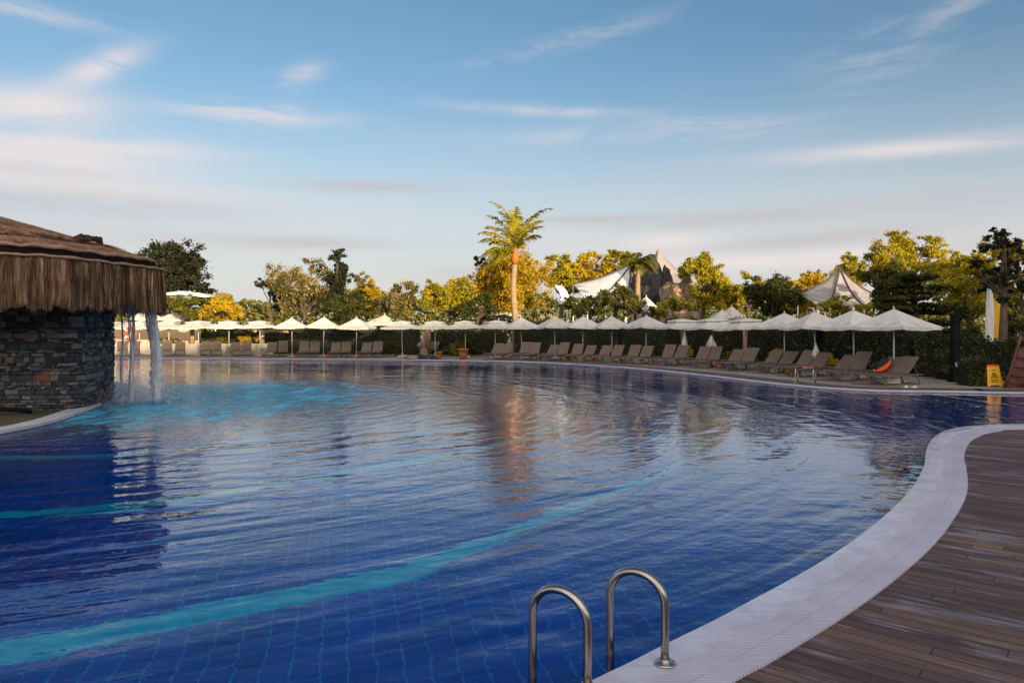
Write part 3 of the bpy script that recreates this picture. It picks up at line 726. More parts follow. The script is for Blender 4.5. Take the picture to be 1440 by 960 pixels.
for k in range(900):
    a = rd.uniform(0, 6.28); rad = abs(rd.gauss(0, .9)); px = rd.choice((215, 184, 172))
    c_ = (P(px, 19.9) + rad * math.cos(a), 19.8 + rad * math.sin(a) * 1.1, WZ + .004)
    if c_[0] < -10.9 + (c_[1] - 19) * -.3: continue
    s1 = rd.uniform(.008, .035); ca = rd.uniform(0, 3.14)
    mb.add([(c_[0] + s1 * math.cos(ca + q) * (1 + .5 * math.sin(q * 3)), c_[1] + s1 * math.sin(ca + q), c_[2] + rd.uniform(0, .012)) for q in (0, 1.05, 2.1, 3.14, 4.2, 5.25)], [(0, 1, 2, 3, 4, 5)])
tag(mb.build('foam', M['droplet']), 'white foam floating under the falling water', 'foam', kind='stuff')

# ------------------------------------------------------------------ pool ladders
def ladder(name, label, foot, wdir, apart, sep, htop=.52, r_=.0245, reach=.36, group=None):
    t = thing(name, label, 'ladder', (foot[0], foot[1], 0), 0, None)
    wd = Vector((*wdir, 0)).normalized(); sd = Vector((*apart, 0)).normalized()
    for k in range(2):
        o = sd * sep * k; rad = reach / 2; zc = htop - rad * .92
        pts = [o + Vector((0, 0, .0)), o + Vector((0, 0, zc * .5)), o + Vector((0, 0, zc))]
        for j in range(1, 16):
            a = math.pi * j / 16; pts.append(o + wd * (rad - rad * math.cos(a)) + Vector((0, 0, zc + rad * .92 * math.sin(a))))
        e = o + wd * reach
        pts += [e + Vector((0, 0, zc)), e + Vector((0, 0, .1)), e + Vector((0, 0, -.3)), e + Vector((0, 0, -.9))]
        MB().tube(pts, r_, 16).build('handrail', M['steel'], t, True)
        MB().lathe([(.062, .008), (.064, .016), (.058, .022), (.040, .028), (.034, .042), (.028, .046)], 24, o).build('flange', M['steel'], t, True)
        if r_ > .024:
            fl_ = t.children[-1] if t.children[-1].name.startswith('flange') else [c_ for c_ in t.children if c_.name.startswith('flange')][-1]
            for j in range(3):
                a = j * 2.094 + .5; MB().lathe([(.007, .014), (.007, .026), (.004, .029)], 6, o + Vector((.05 * math.cos(a), .05 * math.sin(a), 0))).build('bolt', M['steel'], fl_)
    for z in (-.55, -.82):
        MB().box(wd * reach + sd * sep / 2 + Vector((0, 0, z)), (sep - .04, .08, .03), Matrix.Rotation(math.atan2(sd.y, sd.x), 3, 'Z')).build('step', M['steel'], t)
    return t
ladder('pool_ladder', 'close-up polished steel pool ladder with two arched rails, bottom centre', (.905, 4.21), (-.29, .2), (-.485, -.29), .57)
ladder('pool_ladder', 'small distant steel pool ladder on the far right pool edge', (10.05, 25.0), (-.55, -.85), (.78, -.52), .58, .60, .022, .42)

# ------------------------------------------------------------------ parasols
def make_parasol(name='parasol', side=1.07, rise=.64, vent=False, zt_=2.03):
    t = thing(name, 'x', 'parasol')
    mb = MB(); N = 8; K = 8; vs = []
    for i in range(N + 1):
        f = i / N; hz = zt_ + rise * ((1 - f) ** 1.12 * .96 + .04 * (1 - f))
        if vent and f < .42: hz += .06 - .02 * f
        for k in range(4 * K):
            q, u = divmod(k, K); u = u / K
            c0 = Vector([(1, 1), (-1, 1), (-1, -1), (1, -1)][q]); c1 = Vector([(1, 1), (-1, 1), (-1, -1), (1, -1)][(q + 1) % 4])
            p = c0.lerp(c1, u) * side * f; sag = math.sin(math.pi * u) * f
            p *= (1 - .035 * sag); vs.append((p.x, p.y, hz - .05 * sag * (1 if f > .5 else .6)))
    n4 = 4 * K
    fs = [(i * n4 + k, (i + 1) * n4 + k, (i + 1) * n4 + (k + 1) % n4, i * n4 + (k + 1) % n4) for i in range(1, N) for k in range(n4)]
    fs += [(0, n4 + k, n4 + (k + 1) % n4) for k in range(n4)]
    k0 = len(vs)
    for k in range(n4):
        x, y, z = vs[N * n4 + k]; vs.append((x * 1.003, y * 1.003, z - .11 - .012 * math.sin(k * 1.9)))
    fs += [(N * n4 + k, k0 + k, k0 + (k + 1) % n4, N * n4 + (k + 1) % n4) for k in range(n4)]
    mb.add(vs, fs); mb.build('canopy', M['canvas'], t, False)
    if vent:
        mv = MB(); s2 = side * .46; zz = zt_ + rise * .60
        mv.add([(0, 0, zt_ + rise + .10), (s2, s2, zz + .12), (-s2, s2, zz + .12), (-s2, -s2, zz + .12), (s2, -s2, zz + .12), (s2 * 1.02, s2 * 1.02, zz + .05), (-s2 * 1.02, s2 * 1.02, zz + .05), (-s2 * 1.02, -s2 * 1.02, zz + .05), (s2 * 1.02, -s2 * 1.02, zz + .05)],
               [(0, 1, 2), (0, 2, 3), (0, 3, 4), (0, 4, 1), (1, 5, 6, 2), (2, 6, 7, 3), (3, 7, 8, 4), (4, 8, 5, 1)])
        mv.build('vent_cap', M['canvas'], t)
    MB().tube([(0, 0, .02), (0, 0, zt_ + rise - .02)], .028, 12).build('pole', M['canvas_pole'], t, True)
    mr = MB()
    for q in range(8):
        a = q * math.pi / 4 + math.pi / 4; L = side * (1.38 if q % 2 == 0 else .98)
        mr.tube([(0, 0, zt_ + rise - .10), (math.cos(a) * L * .5, math.sin(a) * L * .5, zt_ + rise * .5 - .06), (math.cos(a) * L, math.sin(a) * L, zt_ - .06)], .010, 5)
        mr.tube([(0, 0, zt_ + .05), (math.cos(a) * L * .5, math.sin(a) * L * .5, zt_ + rise * .5 - .06)], .008, 5)
    mr.build('ribs', M['rib'], t)
    MB().lathe([(.03, 0), (.045, .03), (.02, .07), (.006, .12)], 10, (0, 0, zt_ + rise - .02)).build('finial', M['canvas_pole'], t, True)
    mbx = MB(); mbx.box((0, 0, .05), (.6, .6, .10)); mbx.lathe([(.06, .10), (.045, .30), (.034, .32)], 12); mbx.build('base', M['base_conc'], t)
    return t
# row positions: (pixel column of the pole, distance)
para = [(1257, 25.6), (1201, 28.1), (1147, 30.6), (1103, 33.0), (1050, 35.2), (1004, 37.2), (959, 39.2), (908, 41.0), (861, 42.6), (819, 44.0), (781, 45.2), (734, 46.3), (697, 47.0), (655, 47.6), (612, 48.0), (566, 48.4),
        (501, 48.6), (454.6, 48.6), (411, 48.6), (366, 50.0), (322, 50.4), (280, 50.8), (238, 51.2), (196, 51.6), (158, 52)]
P0 = make_parasol(); P1 = make_parasol(vent=True, rise=.36, side=1.28)
rp = random.Random(11); used = {0: False, 1: False}
for i, (px, d) in enumerate(para):
    vent = i in (4, 5, 6, 12, 14, 15, 13, 19, 20, 21, 22, 23, 24); k = 1 if vent else 0; src = (P0, P1)[k]
    o = src if not used[k] else copy_tree(src); used[k] = True
    o.location = (P(px, d), d, 0)
    o.rotation_euler = (R(rp.uniform(-1.8, 1.8)), R(rp.uniform(-1.8, 1.8)), R(16 - i * .8 + rp.uniform(-13, 13)))
    sc_ = rp.uniform(.97, 1.04); o.scale = (sc_, sc_, rp.uniform(.985, 1.01))
    tag(o, 'cream square parasol, %s from the right in the poolside row' % ORD[i] + (', with a raised vent cap' if vent else ''), 'parasol', 'parasols in the row along the pool')
    if i == 0: o['label'] = 'rightmost and largest cream parasol, above the black and orange bag'

# ------------------------------------------------------------------ sun loungers
def make_lounger(REC=47):
    t = thing('sun_lounger', 'x', 'sun lounger')
    # x: from the foot end (0) to the head end, y: width
    W = .62; SH = .36; LS = 1.22; BL = .80; an = R(REC)
    fr = MB()
    for s in (-1, 1):
        fr.bar((0, s * W / 2, SH), (LS + .72, s * W / 2, SH), .035, .05)
    for x in (.02, LS + .70): fr.box((x, 0, SH - .002), (.04, W - .02, .044))
    fr.build('frame', M['frame'], t)
    for s in (-1, 1):
        for xt, xb in ((.22, .04), (LS + .42, LS + .62)):
            MB().bar((xt, s * (W / 2 + .004), SH - .02), (xb, s * (W / 2 + .004), .02), .028, .04).build('leg', M['frame'], t)
    for x in (.04, LS + .62): MB().box((x, 0, .02), (.04, W - .03, .03)).build('stretcher', M['frame'], t)
    st = MB(); N = 8; vs = []
    for i in range(N + 1):
        x = .03 + (LS - .03) * i / N
        for j in range(5):
            y = -W / 2 + .02 + (W - .04) * j / 4; vs.append((x, y, SH + .028 - .02 * math.sin(math.pi * j / 4) * math.sin(math.pi * i / N)))
    st.add(vs, [(i * 5 + j, (i + 1) * 5 + j, (i + 1) * 5 + j + 1, i * 5 + j + 1) for i in range(N) for j in range(4)])
    st.box((LS / 2, 0, SH - .02), (LS - .1, W - .08, .012)); st.build('seat', M['sling'], t)
    bk = MB(); ca, sa = math.cos(an), math.sin(an); q = Matrix.Rotation(-an, 3, 'Y')
    bk.box(Vector((LS + BL / 2 * ca, 0, SH + .04 + BL / 2 * sa)), (BL, W - .03, .022), q)
    bo = bk.build('backrest', M['sling'], t)
    bf = MB()
    for s in (-1, 1): bf.bar((LS, s * (W / 2 - .01), SH + .03), (LS + BL * ca, s * (W / 2 - .01), SH + .03 + BL * sa), .03, .034)
    bf.box((LS + (BL + .012) * ca, 0, SH + .035 + (BL + .012) * sa), (.03, W - .0, .03), q)
    bf.build('back_frame', M['frame'], t)
    for s in (-1, 1): MB().bar((LS + .42 * ca, s * (W / 2 - .04), SH + .03 + .42 * sa), (LS + .60, s * (W / 2 - .04), SH), .02, .02).build('prop', M['frame'], t)
    return t
LP_ = [make_lounger(a) for a in (47, 41, 53)]; LU = [False] * 3
def place_lounger(x, y, ang, label, group):
    k = rp.choice((0, 0, 1, 2)) if all(LU) else LU.index(False)
    o = LP_[k] if not LU[k] else copy_tree(LP_[k]); LU[k] = True
    o.location = (x, y, 0); o.rotation_euler = (0, 0, ang); s = rp.uniform(.98, 1.02); o.scale = (s, s, s * rp.uniform(.97, 1.03))
    return tag(o, label, 'sun lounger', group)
feet = [(12.5, 24.0, 24), (12.0, 25.9, 28), (11.55, 28.1, 32), (11.1, 30.2, 36), (10.25, 32.0, 42), (9.35, 34.1, 48), (8.2, 36.0, 52), (6.9, 37.7, 56), (5.5, 39.1, 60), (4.15, 40.4, 63), (2.75, 41.5, 65), (1.2, 42.5, 67), (-.6, 43.4, 69)]
GL = 'sun loungers in pairs under the parasols'
for i, (x, y, a) in enumerate(feet):
    ax = Vector((math.cos(R(a)), math.sin(R(a)))); wv = Vector((ax.y, -ax.x))
    for k in range(2):                     # k=0 right/near one
        q = Vector((x, y)) - wv * (.31 + .70 * k) + ax * rp.uniform(-.06, .10)
        w1 = ('right', 'left')[k]
        lb = '%s brown sling lounger of the %s pair from the right end' % (w1, ORD[i]) if i else ('brown lounger at the right end of the row' if k == 0 else 'brown lounger with a black and orange bag on it')
        place_lounger(q.x, q.y, R(a + rp.uniform(-3, 3)), lb, GL)
leftpairs = [(519, 46.3), (476, 46.5), (432, 46.6), (389, 47.2), (338, 48.3), (296, 48.6), (244, 48.8), (180, 49.0)]
for i, (px, d) in enumerate(leftpairs):
    x = P(px, d); a = 90 - math.degrees(math.atan2(x, d)) - 7 + i
    for k in range(2):
        place_lounger(x + (.37 if k == 0 else -.37) * math.sin(R(a)), d - (.37 if k == 0 else -.37) * math.cos(R(a)) + rp.uniform(-.05, .05), R(a + rp.uniform(-2, 2)),
                      '%s lounger of the %s pair left of the boulder pile, far pool side' % (('right', 'left')[k], ORD[i]), 'far loungers on the left pool side')
for i, (px, d) in enumerate([(598, 49.8), (625, 50.2), (640, 50.2), (655, 50.1)]):
    place_lounger(P(px, d), d, R(72), '%s brown lounger standing back behind the rocks and pots' % ['leftmost', 'second from left', 'third from left', 'rightmost'][i], 'loungers behind the rocks')

# side tables between pairs
def make_table():
    t = thing('side_table', 'x', 'side table'); mb = MB(); mb.box((0, 0, .40), (.45, .45, .03)); mb.build('table_top', M['frame'], t)
    for a in (-1, 1):
        for b_ in (-1, 1): MB().box((a * .19, b_ * .19, .195), (.03, .03, .38)).build('leg', M['frame'], t)
    MB().box((0, 0, .12), (.36, .36, .02)).build('shelf', M['frame'], t)
    return t
T0 = make_table(); tused = False
def make_pot():
    t = thing('terracotta_pot', 'x', 'pot'); MB().lathe([(.11, 0), (.15, .16), (.17, .29), (.19, .29), (.19, .34), (.16, .34), (.15, .30)], 18).build('pot', M['terracotta'], t, True)
    MB().lathe([(.001, .30), (.15, .305)], 12).build('soil', M['soil'], t)
    return t
POT = make_pot(); pused = False
def make_block():
    t = thing('foam_cushion', 'x', 'cushion')
    mb = MB(); mb.box((0, 0, .11), (.55, .36, .20)); o = mb.build('cushion', M['towel_white'], t)
    bv = o.modifiers.new('b', 'BEVEL'); bv.width = .04; bv.segments = 3
    MB().box((0, 0, .005), (.5, .32, .01)).build('cushion_base', M['frame'], t)
    return t
CU = make_block(); cused = False
for i in range(len(feet) - 1):
    x0, y0, a0 = feet[i]; x1, y1, a1 = feet[i + 1]; a = (a0 + a1) / 2
    ax = Vector((math.cos(R(a)), math.sin(R(a)))); wv = Vector((ax.y, -ax.x))
    c0 = Vector((x1, y1)) + wv * .33
    q = c0 + ax * 1.35
    o = T0 if not tused else copy_tree(T0); tused = True
    o.location = (q.x, q.y, 0); o.rotation_euler = (0, 0, R(a)); tag(o, 'small low brown side table between the %s and %s lounger pairs from the right' % (ORD[i], ORD[i + 1]), 'side table', 'side tables between lounger pairs')
    if i in (2, 4, 6, 7, 8, 9, 10, 11):
        q = c0 + ax * (.35 if i > 5 else .6) - wv * .0
        o = POT if not pused else copy_tree(POT); pused = True
        o.location = (q.x, q.y, 0); s = rp.uniform(.75, 1.0); o.scale = (s, s, s)
        tag(o, 'terracotta pot on the paving between the %s and %s lounger pairs from the right' % (ORD[i], ORD[i + 1]), 'pot', 'terracotta pots between the loungers')
    if i in (0, 1, 2, 3, 5, 7, 8, 9):
        q = Vector((x0, y0)) - wv * .65 + ax * 1.3
        o = CU if not cused else copy_tree(CU); cused = True
        o.location = (q.x, q.y, 0); o.rotation_euler = (0, 0, R(a + rp.uniform(-15, 15)))
        tag(o, 'pale block cushion on the ground under the %s lounger pair from the right' % ORD[i], 'cushion', 'cushions under the loungers')
for i, (px, d) in enumerate([(409, 46.2), (454, 46.2), (497, 46.2), (363, 47)]):
    o = copy_tree(POT); o.location = (P(px + 7, d), d, 0); o.scale = (.7, .7, .7)
    tag(o, ['terracotta pot by the pole of the leftmost of three peaked parasols', 'terracotta pot by the middle of three peaked parasols at left', 'terracotta pot by the rightmost of three peaked parasols at left', 'terracotta pot farthest left on the pool side'][i], 'pot', 'terracotta pots between the loungers')
for i, (px, py, s) in enumerate([(650, 506, 1.9), (615, 506, 1.3)]):
    x, y = G(px, 505.5); o = copy_tree(POT); o.location = (x, y + .9, 0); o.scale = (s, s, s)
    tag(o, ['largest terracotta pot, planted with a yellow-green bush', 'terracotta pot beside the pile of boulders'][i], 'pot')
# towel, bag, slippers
mb = MB(); ax = Vector((math.cos(R(33)), math.sin(R(33)))); 
def cloth(c, L, W, ang, m_, name, label, cat, dz=0.0):
    N = 12; vs = []
    for i in range(N + 1):
        for j in range(7):
            u, v = (i / N - .5), (j / 6 - .5)
            drop_ = -.30 * max(0, abs(v) - .36) * 2.5
            vs.append((u * L, v * W, .014 * math.sin(i * 1.3 + j) + drop_ + .01))
    vs2 = [(x, y, z + .012) for x, y, z in vs]; k = len(vs)
    mb = MB(); mb.add(vs + vs2, [(i * 7 + j, i * 7 + j + 1, (i + 1) * 7 + j + 1, (i + 1) * 7 + j) for i in range(N) for j in range(6)] + [(k + i * 7 + j, k + (i + 1) * 7 + j, k + (i + 1) * 7 + j + 1, k + i * 7 + j + 1) for i in range(N) for j in range(6)])
    o = mb.build(name, m_, None, True); o.location = c; o.rotation_euler = (0, 0, ang); return tag(o, label, cat)
x, y, a = feet[2]; ax = Vector((math.cos(R(a)), math.sin(R(a)))); wv = Vector((ax.y, -ax.x)); q = Vector((x, y)) - wv * .31 + ax * .35
cloth((q.x, q.y, .392), .75, .60, R(a), M['towel_red'], 'towel', 'folded salmon red towel on the foot end of a lounger', 'towel')
x, y, a = feet[0]; ax = Vector((math.cos(R(a)), math.sin(R(a)))); wv = Vector((ax.y, -ax.x)); q = Vector((x, y)) - wv * 1.01 + ax * 1.12
bg_ = thing('beach_bag', 'black beach bag with an orange flap leaning on a lounger back', 'bag', (q.x, q.y, .40), R(a))
mb = MB(); vs = []
for i in range(9):
    f = i / 8; wd_ = .21 * math.sin(math.pi * (.15 + .75 * f)) ; cx = .02 + .36 * f; cz = .03 + .40 * f
    for k in range(12):
        an = 2 * math.pi * k / 12; vs.append((cx - .10 * math.cos(an) * math.sin(math.pi * (.1 + .8 * f)), wd_ * math.sin(an) * 1.2, cz + .11 * math.cos(an) * math.sin(math.pi * (.12 + .8 * f)) + .06))
mb.add(vs, [(i * 12 + k, i * 12 + (k + 1) % 12, (i + 1) * 12 + (k + 1) % 12, (i + 1) * 12 + k) for i in range(8) for k in range(12)] + [tuple(range(12)), tuple(range(96, 108))])
mb.build('bag_body', M['bag_black'], bg_, True)
mb = MB(); mb.tube([(-.16, -.02, .04), (-.05, -.10, .09), (.04, -.20, .17), (.14, -.27, .30), (.22, -.26, .42)], [.05, .085, .075, .06, .03], 8); mb.build('orange_flap', M['bag_orange'], bg_, True)
MB().tube([(-.20, -.0, .03), (-.14, .10, .06), (-.04, .12, .05)], [.03, .05, .03], 8).build('pink_pouch', M['towel_red'], bg_, True)
for k, (x, y) in enumerate([(13.05, 23.55), (13.3, 23.5)]):
    t = thing('slipper', ('left' if k == 0 else 'right') + ' white slipper of the pair on the paving by the rightmost lounger', 'slipper', (x, y, 0), R(20 - 30 * k))
    MB().lathe([(.001, 0), (.06, .0), (.065, .02), (.001, .022)], 12).build('sole', M['towel_white'], t).scale = (2.0, .85, 1)
    MB().lathe([(.06, .0), (.055, .04), (.03, .06), (.001, .062)], 10, (0, 0, .015)).build('strap', M['white_paint'], t, True).scale = (.9, .8, 1)

# ------------------------------------------------------------------ foliage
def leaves(name, pts, size, m_, parent=None, ax=1.0, flat=0.0, droop=0.0):
    n = len(pts); pts = np.asarray(pts, float)
    a = rng.normal(size=(n, 3)); a[:, 2] *= (1 - flat); a /= np.linalg.norm(a, axis=1)[:, None]
    b = rng.normal(size=(n, 3)); b[:, 2] *= (1 - flat); b -= (a * b).sum(1)[:, None] * a; b /= np.linalg.norm(b, axis=1)[:, None]
    s = size * rng.uniform(.35, 1.35, n)[:, None]
    v = np.empty((n, 4, 3)); v[:, 0] = pts - a * s * .5 * ax; v[:, 1] = pts + b * s * .30; v[:, 2] = pts + a * s * .5 * ax; v[:, 3] = pts - b * s * .30
    v[:, 1, 2] -= s[:, 0] * .08; v[:, 3, 2] += s[:, 0] * .08
    me = bpy.data.meshes.new(name); me.vertices.add(n * 4); me.vertices.foreach_set('co', v.reshape(-1))
    me.loops.add(n * 4); me.loops.foreach_set('vertex_index', np.arange(n * 4)); me.polygons.add(n)
    me.polygons.foreach_set('loop_start', np.arange(n) * 4); me.polygons.foreach_set('loop_total', np.full(n, 4))
    me.materials.append(m_); me.update(calc_edges=True); me.validate()
    o = bpy.data.objects.new(name, me); col.objects.link(o); o.parent = parent; return o
def lobe_pts(c, r_, n, shell=.55, noise_=.12):
    d = rng.normal(size=(n, 3)); d /= np.linalg.norm(d, axis=1)[:, None]
    rad = shell + (1 - shell) * rng.random(n) ** .7; rad *= 1 + rng.normal(0, noise_, n)
    return np.asarray(c) + d * np.asarray(r_) * rad[:, None]
TREE = {}
def tree(name, label, px, py_top, d, wpx, m_, n=5000, leaf=.26, py_bot=None, lobes=16, kind_cat='tree', dens=.42, trunk=True, seed=None, shape='round', twigs=True, depth=None, lr=.33, group='trees behind the parasols'):
    rs = random.Random(seed if seed is not None else int(px * 7 + d)); n = int(n * 2.3); leaf *= .66; wpx *= 1.07; py_top -= 5
    x = P(px, d); zt2 = Z(py_top, d); W = wpx * d / F / 2; zb = Z(py_bot, d) if py_bot else zt2 * .3
    D = depth or min(W, 2.6); t = thing(name, label, kind_cat, (x, d, 0), 0, group)
    cz, hz = (zt2 + zb) / 2, (zt2 - zb) / 2; cs = []; P_ = []
    for k in range(lobes):
        for _ in range(60):
            u, v, q = rs.uniform(-1, 1), rs.uniform(-1, 1), rs.uniform(-1, 1)
            if u * u + v * v + q * q > 1: continue
            if shape == 'cone' and abs(u) > (1 - (q + 1) / 2) * .9 + .08: continue
            if shape == 'spread' and q < -.2 and abs(u) > .4: continue
            break
        rx = min(W, hz * 1.3) * lr * rs.uniform(.7, 1.35)
        c_ = (u * (W - rx * .7), v * D * .8, cz + q * (hz - rx * .6)); cs.append((c_, rx))
    tot = sum(r_ ** 2 for _, r_ in cs)
    for c_, r_ in cs:
        k = max(20, int(n * r_ * r_ / tot)); nsub = 9
        for _ in range(nsub):
            dd = Vector((rs.gauss(0, 1), rs.gauss(0, 1), rs.gauss(0, 1))).normalized() * r_ * rs.uniform(.25, 1.12)
            k2 = int(k * 1.45); P_.append(lobe_pts((c_[0] + dd.x, c_[1] + dd.y, c_[2] + dd.z * .8), (r_ * .40, r_ * .40, r_ * .30), k2 // nsub, .12, .35))
    leaves('crown', np.concatenate(P_), leaf, m_, t)
    if trunk:
        mb = MB(); r0 = max(.10, zt2 * .022); fork = (0, 0, zb + hz * .25)
        mb.tube([(0, 0, -.1), (rs.uniform(-.1, .1), 0, zb * .5), fork], [r0 * 1.3, r0, r0 * .8], 8)
        for c_, r_ in cs[:12]:
            m1 = (c_[0] * .45 + rs.uniform(-.2, .2), c_[1] * .45, (c_[2] + fork[2]) / 2 - .1)
            mb.tube([fork, m1, c_], [r0 * .55, r0 * .3, r0 * .1], 5, False)
        mb.build('trunk', M['bark'], t, True)
    return t
def bush(label, px, py_top, d, wpx, m_, n=2500, leaf=.16, name='bush', py_bot=600, lobes=10, group='bushes behind the loungers', cat='bush', depth=1.0):
    return tree(name, label, px, py_top + 5, d, wpx, m_, n, leaf, Z_bot(py_bot, d), lobes, cat, lr=.42, group=group, depth=depth)
def Z_bot(py, d): return min(py, HOR + (H - .05) * F / d)
def core_block(o_parent, sx_, sy_, h): MB().box((0, 0, h / 2), (sx_, sy_, h)).build('hedge_core', M['rock_dark'], o_parent)
def hedge(label, x0, y0, x1, y1, h, wd_, m_, n=6000, leaf=.12, name='hedge'):
    c_ = Vector(((x0 + x1) / 2, (y0 + y1) / 2, 0)); L = math.dist((x0, y0), (x1, y1)); a = math.atan2(y1 - y0, x1 - x0)
    t = thing(name, label, 'hedge', c_, a, 'hedges behind the loungers')
    u = rng.uniform(-.5, .5, n) * L; f = rng.random(n); q = np.where(f < .72, -1.0, 1.0)
    hh = h * (1 + .09 * np.sin(u * 1.7) + .07 * np.sin(u * 4.1 + 1))
    top = rng.random(n) < .28
    y = np.where(top, rng.uniform(-.5, .5, n) * wd_, q * wd_ * .5 + rng.normal(0, .07, n)); z = np.where(top, hh + rng.normal(0, .09, n), rng.random(n) * hh)
    leaves('leaves', np.stack([u, y, z], 1), leaf, m_, t)
    MB().box((0, 0, h * .46), (L - .1, wd_ * .8, h * .9)).build('hedge_core', M['leaf_black'], t)  # solid near-black box keeps the hedge from showing through
    return t
# hedges and walls behind the row
hp = [(19.5, 26.0), (16.8, 29.5), (16.0, 33), (15.0, 37), (12.8, 41.5), (9.4, 45.5), (5, 48.6), (.2, 50.2)]
hl = ['dark clipped hedge behind the rightmost parasol', 'dark hedge behind the second and third parasols from the right', 'dark hedge behind the fourth parasol from the right', 'dark hedge behind the loungers right of the round white cloths',
      'dark hedge behind the loungers below the grey rock', 'dark hedge behind the loungers below the small palm', 'dark hedge behind the loungers right of the tall palm trunk']
for i in range(len(hp) - 1):
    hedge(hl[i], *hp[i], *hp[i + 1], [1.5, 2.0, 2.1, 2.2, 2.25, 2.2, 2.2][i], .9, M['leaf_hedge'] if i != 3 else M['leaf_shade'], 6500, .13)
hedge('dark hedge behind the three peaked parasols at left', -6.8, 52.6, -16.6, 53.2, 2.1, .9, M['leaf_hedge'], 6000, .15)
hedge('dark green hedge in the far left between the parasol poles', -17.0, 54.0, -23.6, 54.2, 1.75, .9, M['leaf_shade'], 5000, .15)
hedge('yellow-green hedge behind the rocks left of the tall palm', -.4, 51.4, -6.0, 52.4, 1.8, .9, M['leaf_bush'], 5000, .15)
def wall(label, x0, y0, x1, y1, h, th, m_, name='garden_wall', z0=0):
    c_ = ((x0 + x1) / 2, (y0 + y1) / 2, z0); L = math.dist((x0, y0), (x1, y1)); t = thing(name, label, 'wall', c_, math.atan2(y1 - y0, x1 - x0))
    MB().box((0, 0, h / 2), (L, th, h)).build('wall', m_, t); MB().box((0, 0, h + .03), (L + .04, th + .08, .06)).build('wall_cap', m_, t)
wall('sunlit orange plaster wall behind the falling water', -31.5, 55.4, -24.4, 55.4, 1.95, .3, M['plaster_orange'])
wall('short sunlit plaster wall between hedges at left', -20.4, 56.4, -16.2, 56.4, 1.7, .3, M['plaster_orange'])
wall('low pale wall behind the far left loungers', -32, 51.9, -17.4, 51.9, .75, .25, M['plaster'])
wall('low sandy wall behind the hedge at the right of the row', 12.0, 46.0, 18.3, 35.5, 1.35, .3, M['plaster_orange'])
# lifebuoy
lb = thing('lifebuoy', 'orange lifebuoy hanging on a post behind the falling water', 'lifebuoy', (P(183, 50), 50, Z(469, 50)))
mb = MB(); vs = []
for i in range(28):
    a = 2 * math.pi * i / 28
    for k in range(8):
        b_ = 2 * math.pi * k / 8; r_ = .36 + .10 * math.cos(b_); vs.append((r_ * math.cos(a), .08 * math.sin(b_), r_ * math.sin(a)))
mb.add(vs, [(i * 8 + k, ((i + 1) % 28) * 8 + k, ((i + 1) % 28) * 8 + (k + 1) % 8, i * 8 + (k + 1) % 8) for i in range(28) for k in range(8)]); mb.build('ring', M['orange_plastic'], lb, True)
for q in range(4):
    a = q * math.pi / 2 + .78; MB().box((.36 * math.cos(a), 0, .36 * math.sin(a)), (.23, .19, .09), Matrix.Rotation(-a, 3, 'Y')).build('band', M['white_paint'], lb)
t = thing('lifebuoy_post', 'thin white post carrying the orange lifebuoy', 'post', (P(183, 50), 50.14, 0)); MB().tube([(0, 0, 0), (0, 0, 1.9)], .04, 10).build('post', M['white_paint'], t); MB().box((0, -.05, 1.35), (.1, .06, .5)).build('hook', M['white_paint'], t)

# ------------------------------------------------------------------ background trees, left to right
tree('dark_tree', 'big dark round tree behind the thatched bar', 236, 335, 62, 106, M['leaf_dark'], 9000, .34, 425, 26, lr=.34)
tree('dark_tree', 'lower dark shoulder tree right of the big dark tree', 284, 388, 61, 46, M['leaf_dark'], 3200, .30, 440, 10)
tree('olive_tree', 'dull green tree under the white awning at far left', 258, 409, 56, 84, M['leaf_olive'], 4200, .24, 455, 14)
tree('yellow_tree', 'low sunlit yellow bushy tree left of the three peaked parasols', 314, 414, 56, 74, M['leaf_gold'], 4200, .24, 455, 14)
tree('dark_tree', 'dark leaf mass added as the shaded left side of the brownish tree group', 381, 386, 57, 52, M['leaf_dark'], 2600, .24, 452, 12, lr=.3)  # shaded side of the group, put into dark leaves
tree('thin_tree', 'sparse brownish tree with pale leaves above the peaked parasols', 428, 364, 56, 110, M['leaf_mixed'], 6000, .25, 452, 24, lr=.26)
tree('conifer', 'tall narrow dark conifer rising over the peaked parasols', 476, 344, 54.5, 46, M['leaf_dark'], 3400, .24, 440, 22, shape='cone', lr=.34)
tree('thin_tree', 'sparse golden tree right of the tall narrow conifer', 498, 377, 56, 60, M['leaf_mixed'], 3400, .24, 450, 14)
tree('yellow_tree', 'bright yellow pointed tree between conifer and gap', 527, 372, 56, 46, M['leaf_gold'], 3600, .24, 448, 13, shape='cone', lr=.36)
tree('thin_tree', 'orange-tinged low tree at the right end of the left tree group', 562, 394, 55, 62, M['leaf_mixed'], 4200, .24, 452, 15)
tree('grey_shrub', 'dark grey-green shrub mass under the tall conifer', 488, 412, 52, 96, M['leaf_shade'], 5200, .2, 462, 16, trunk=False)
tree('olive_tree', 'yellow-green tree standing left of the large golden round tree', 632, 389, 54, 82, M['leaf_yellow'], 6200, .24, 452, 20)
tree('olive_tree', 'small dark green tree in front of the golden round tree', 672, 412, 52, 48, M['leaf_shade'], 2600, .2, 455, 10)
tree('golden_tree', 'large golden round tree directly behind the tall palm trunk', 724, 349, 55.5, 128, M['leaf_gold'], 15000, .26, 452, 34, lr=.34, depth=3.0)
tree('dark_tree', 'dark green leaf mass added as the shaded left side of the golden round tree', 682, 366, 57, 46, M['leaf_shade'], 3200, .25, 448, 12)  # unlit flank of the golden crown, put into dark leaf colour
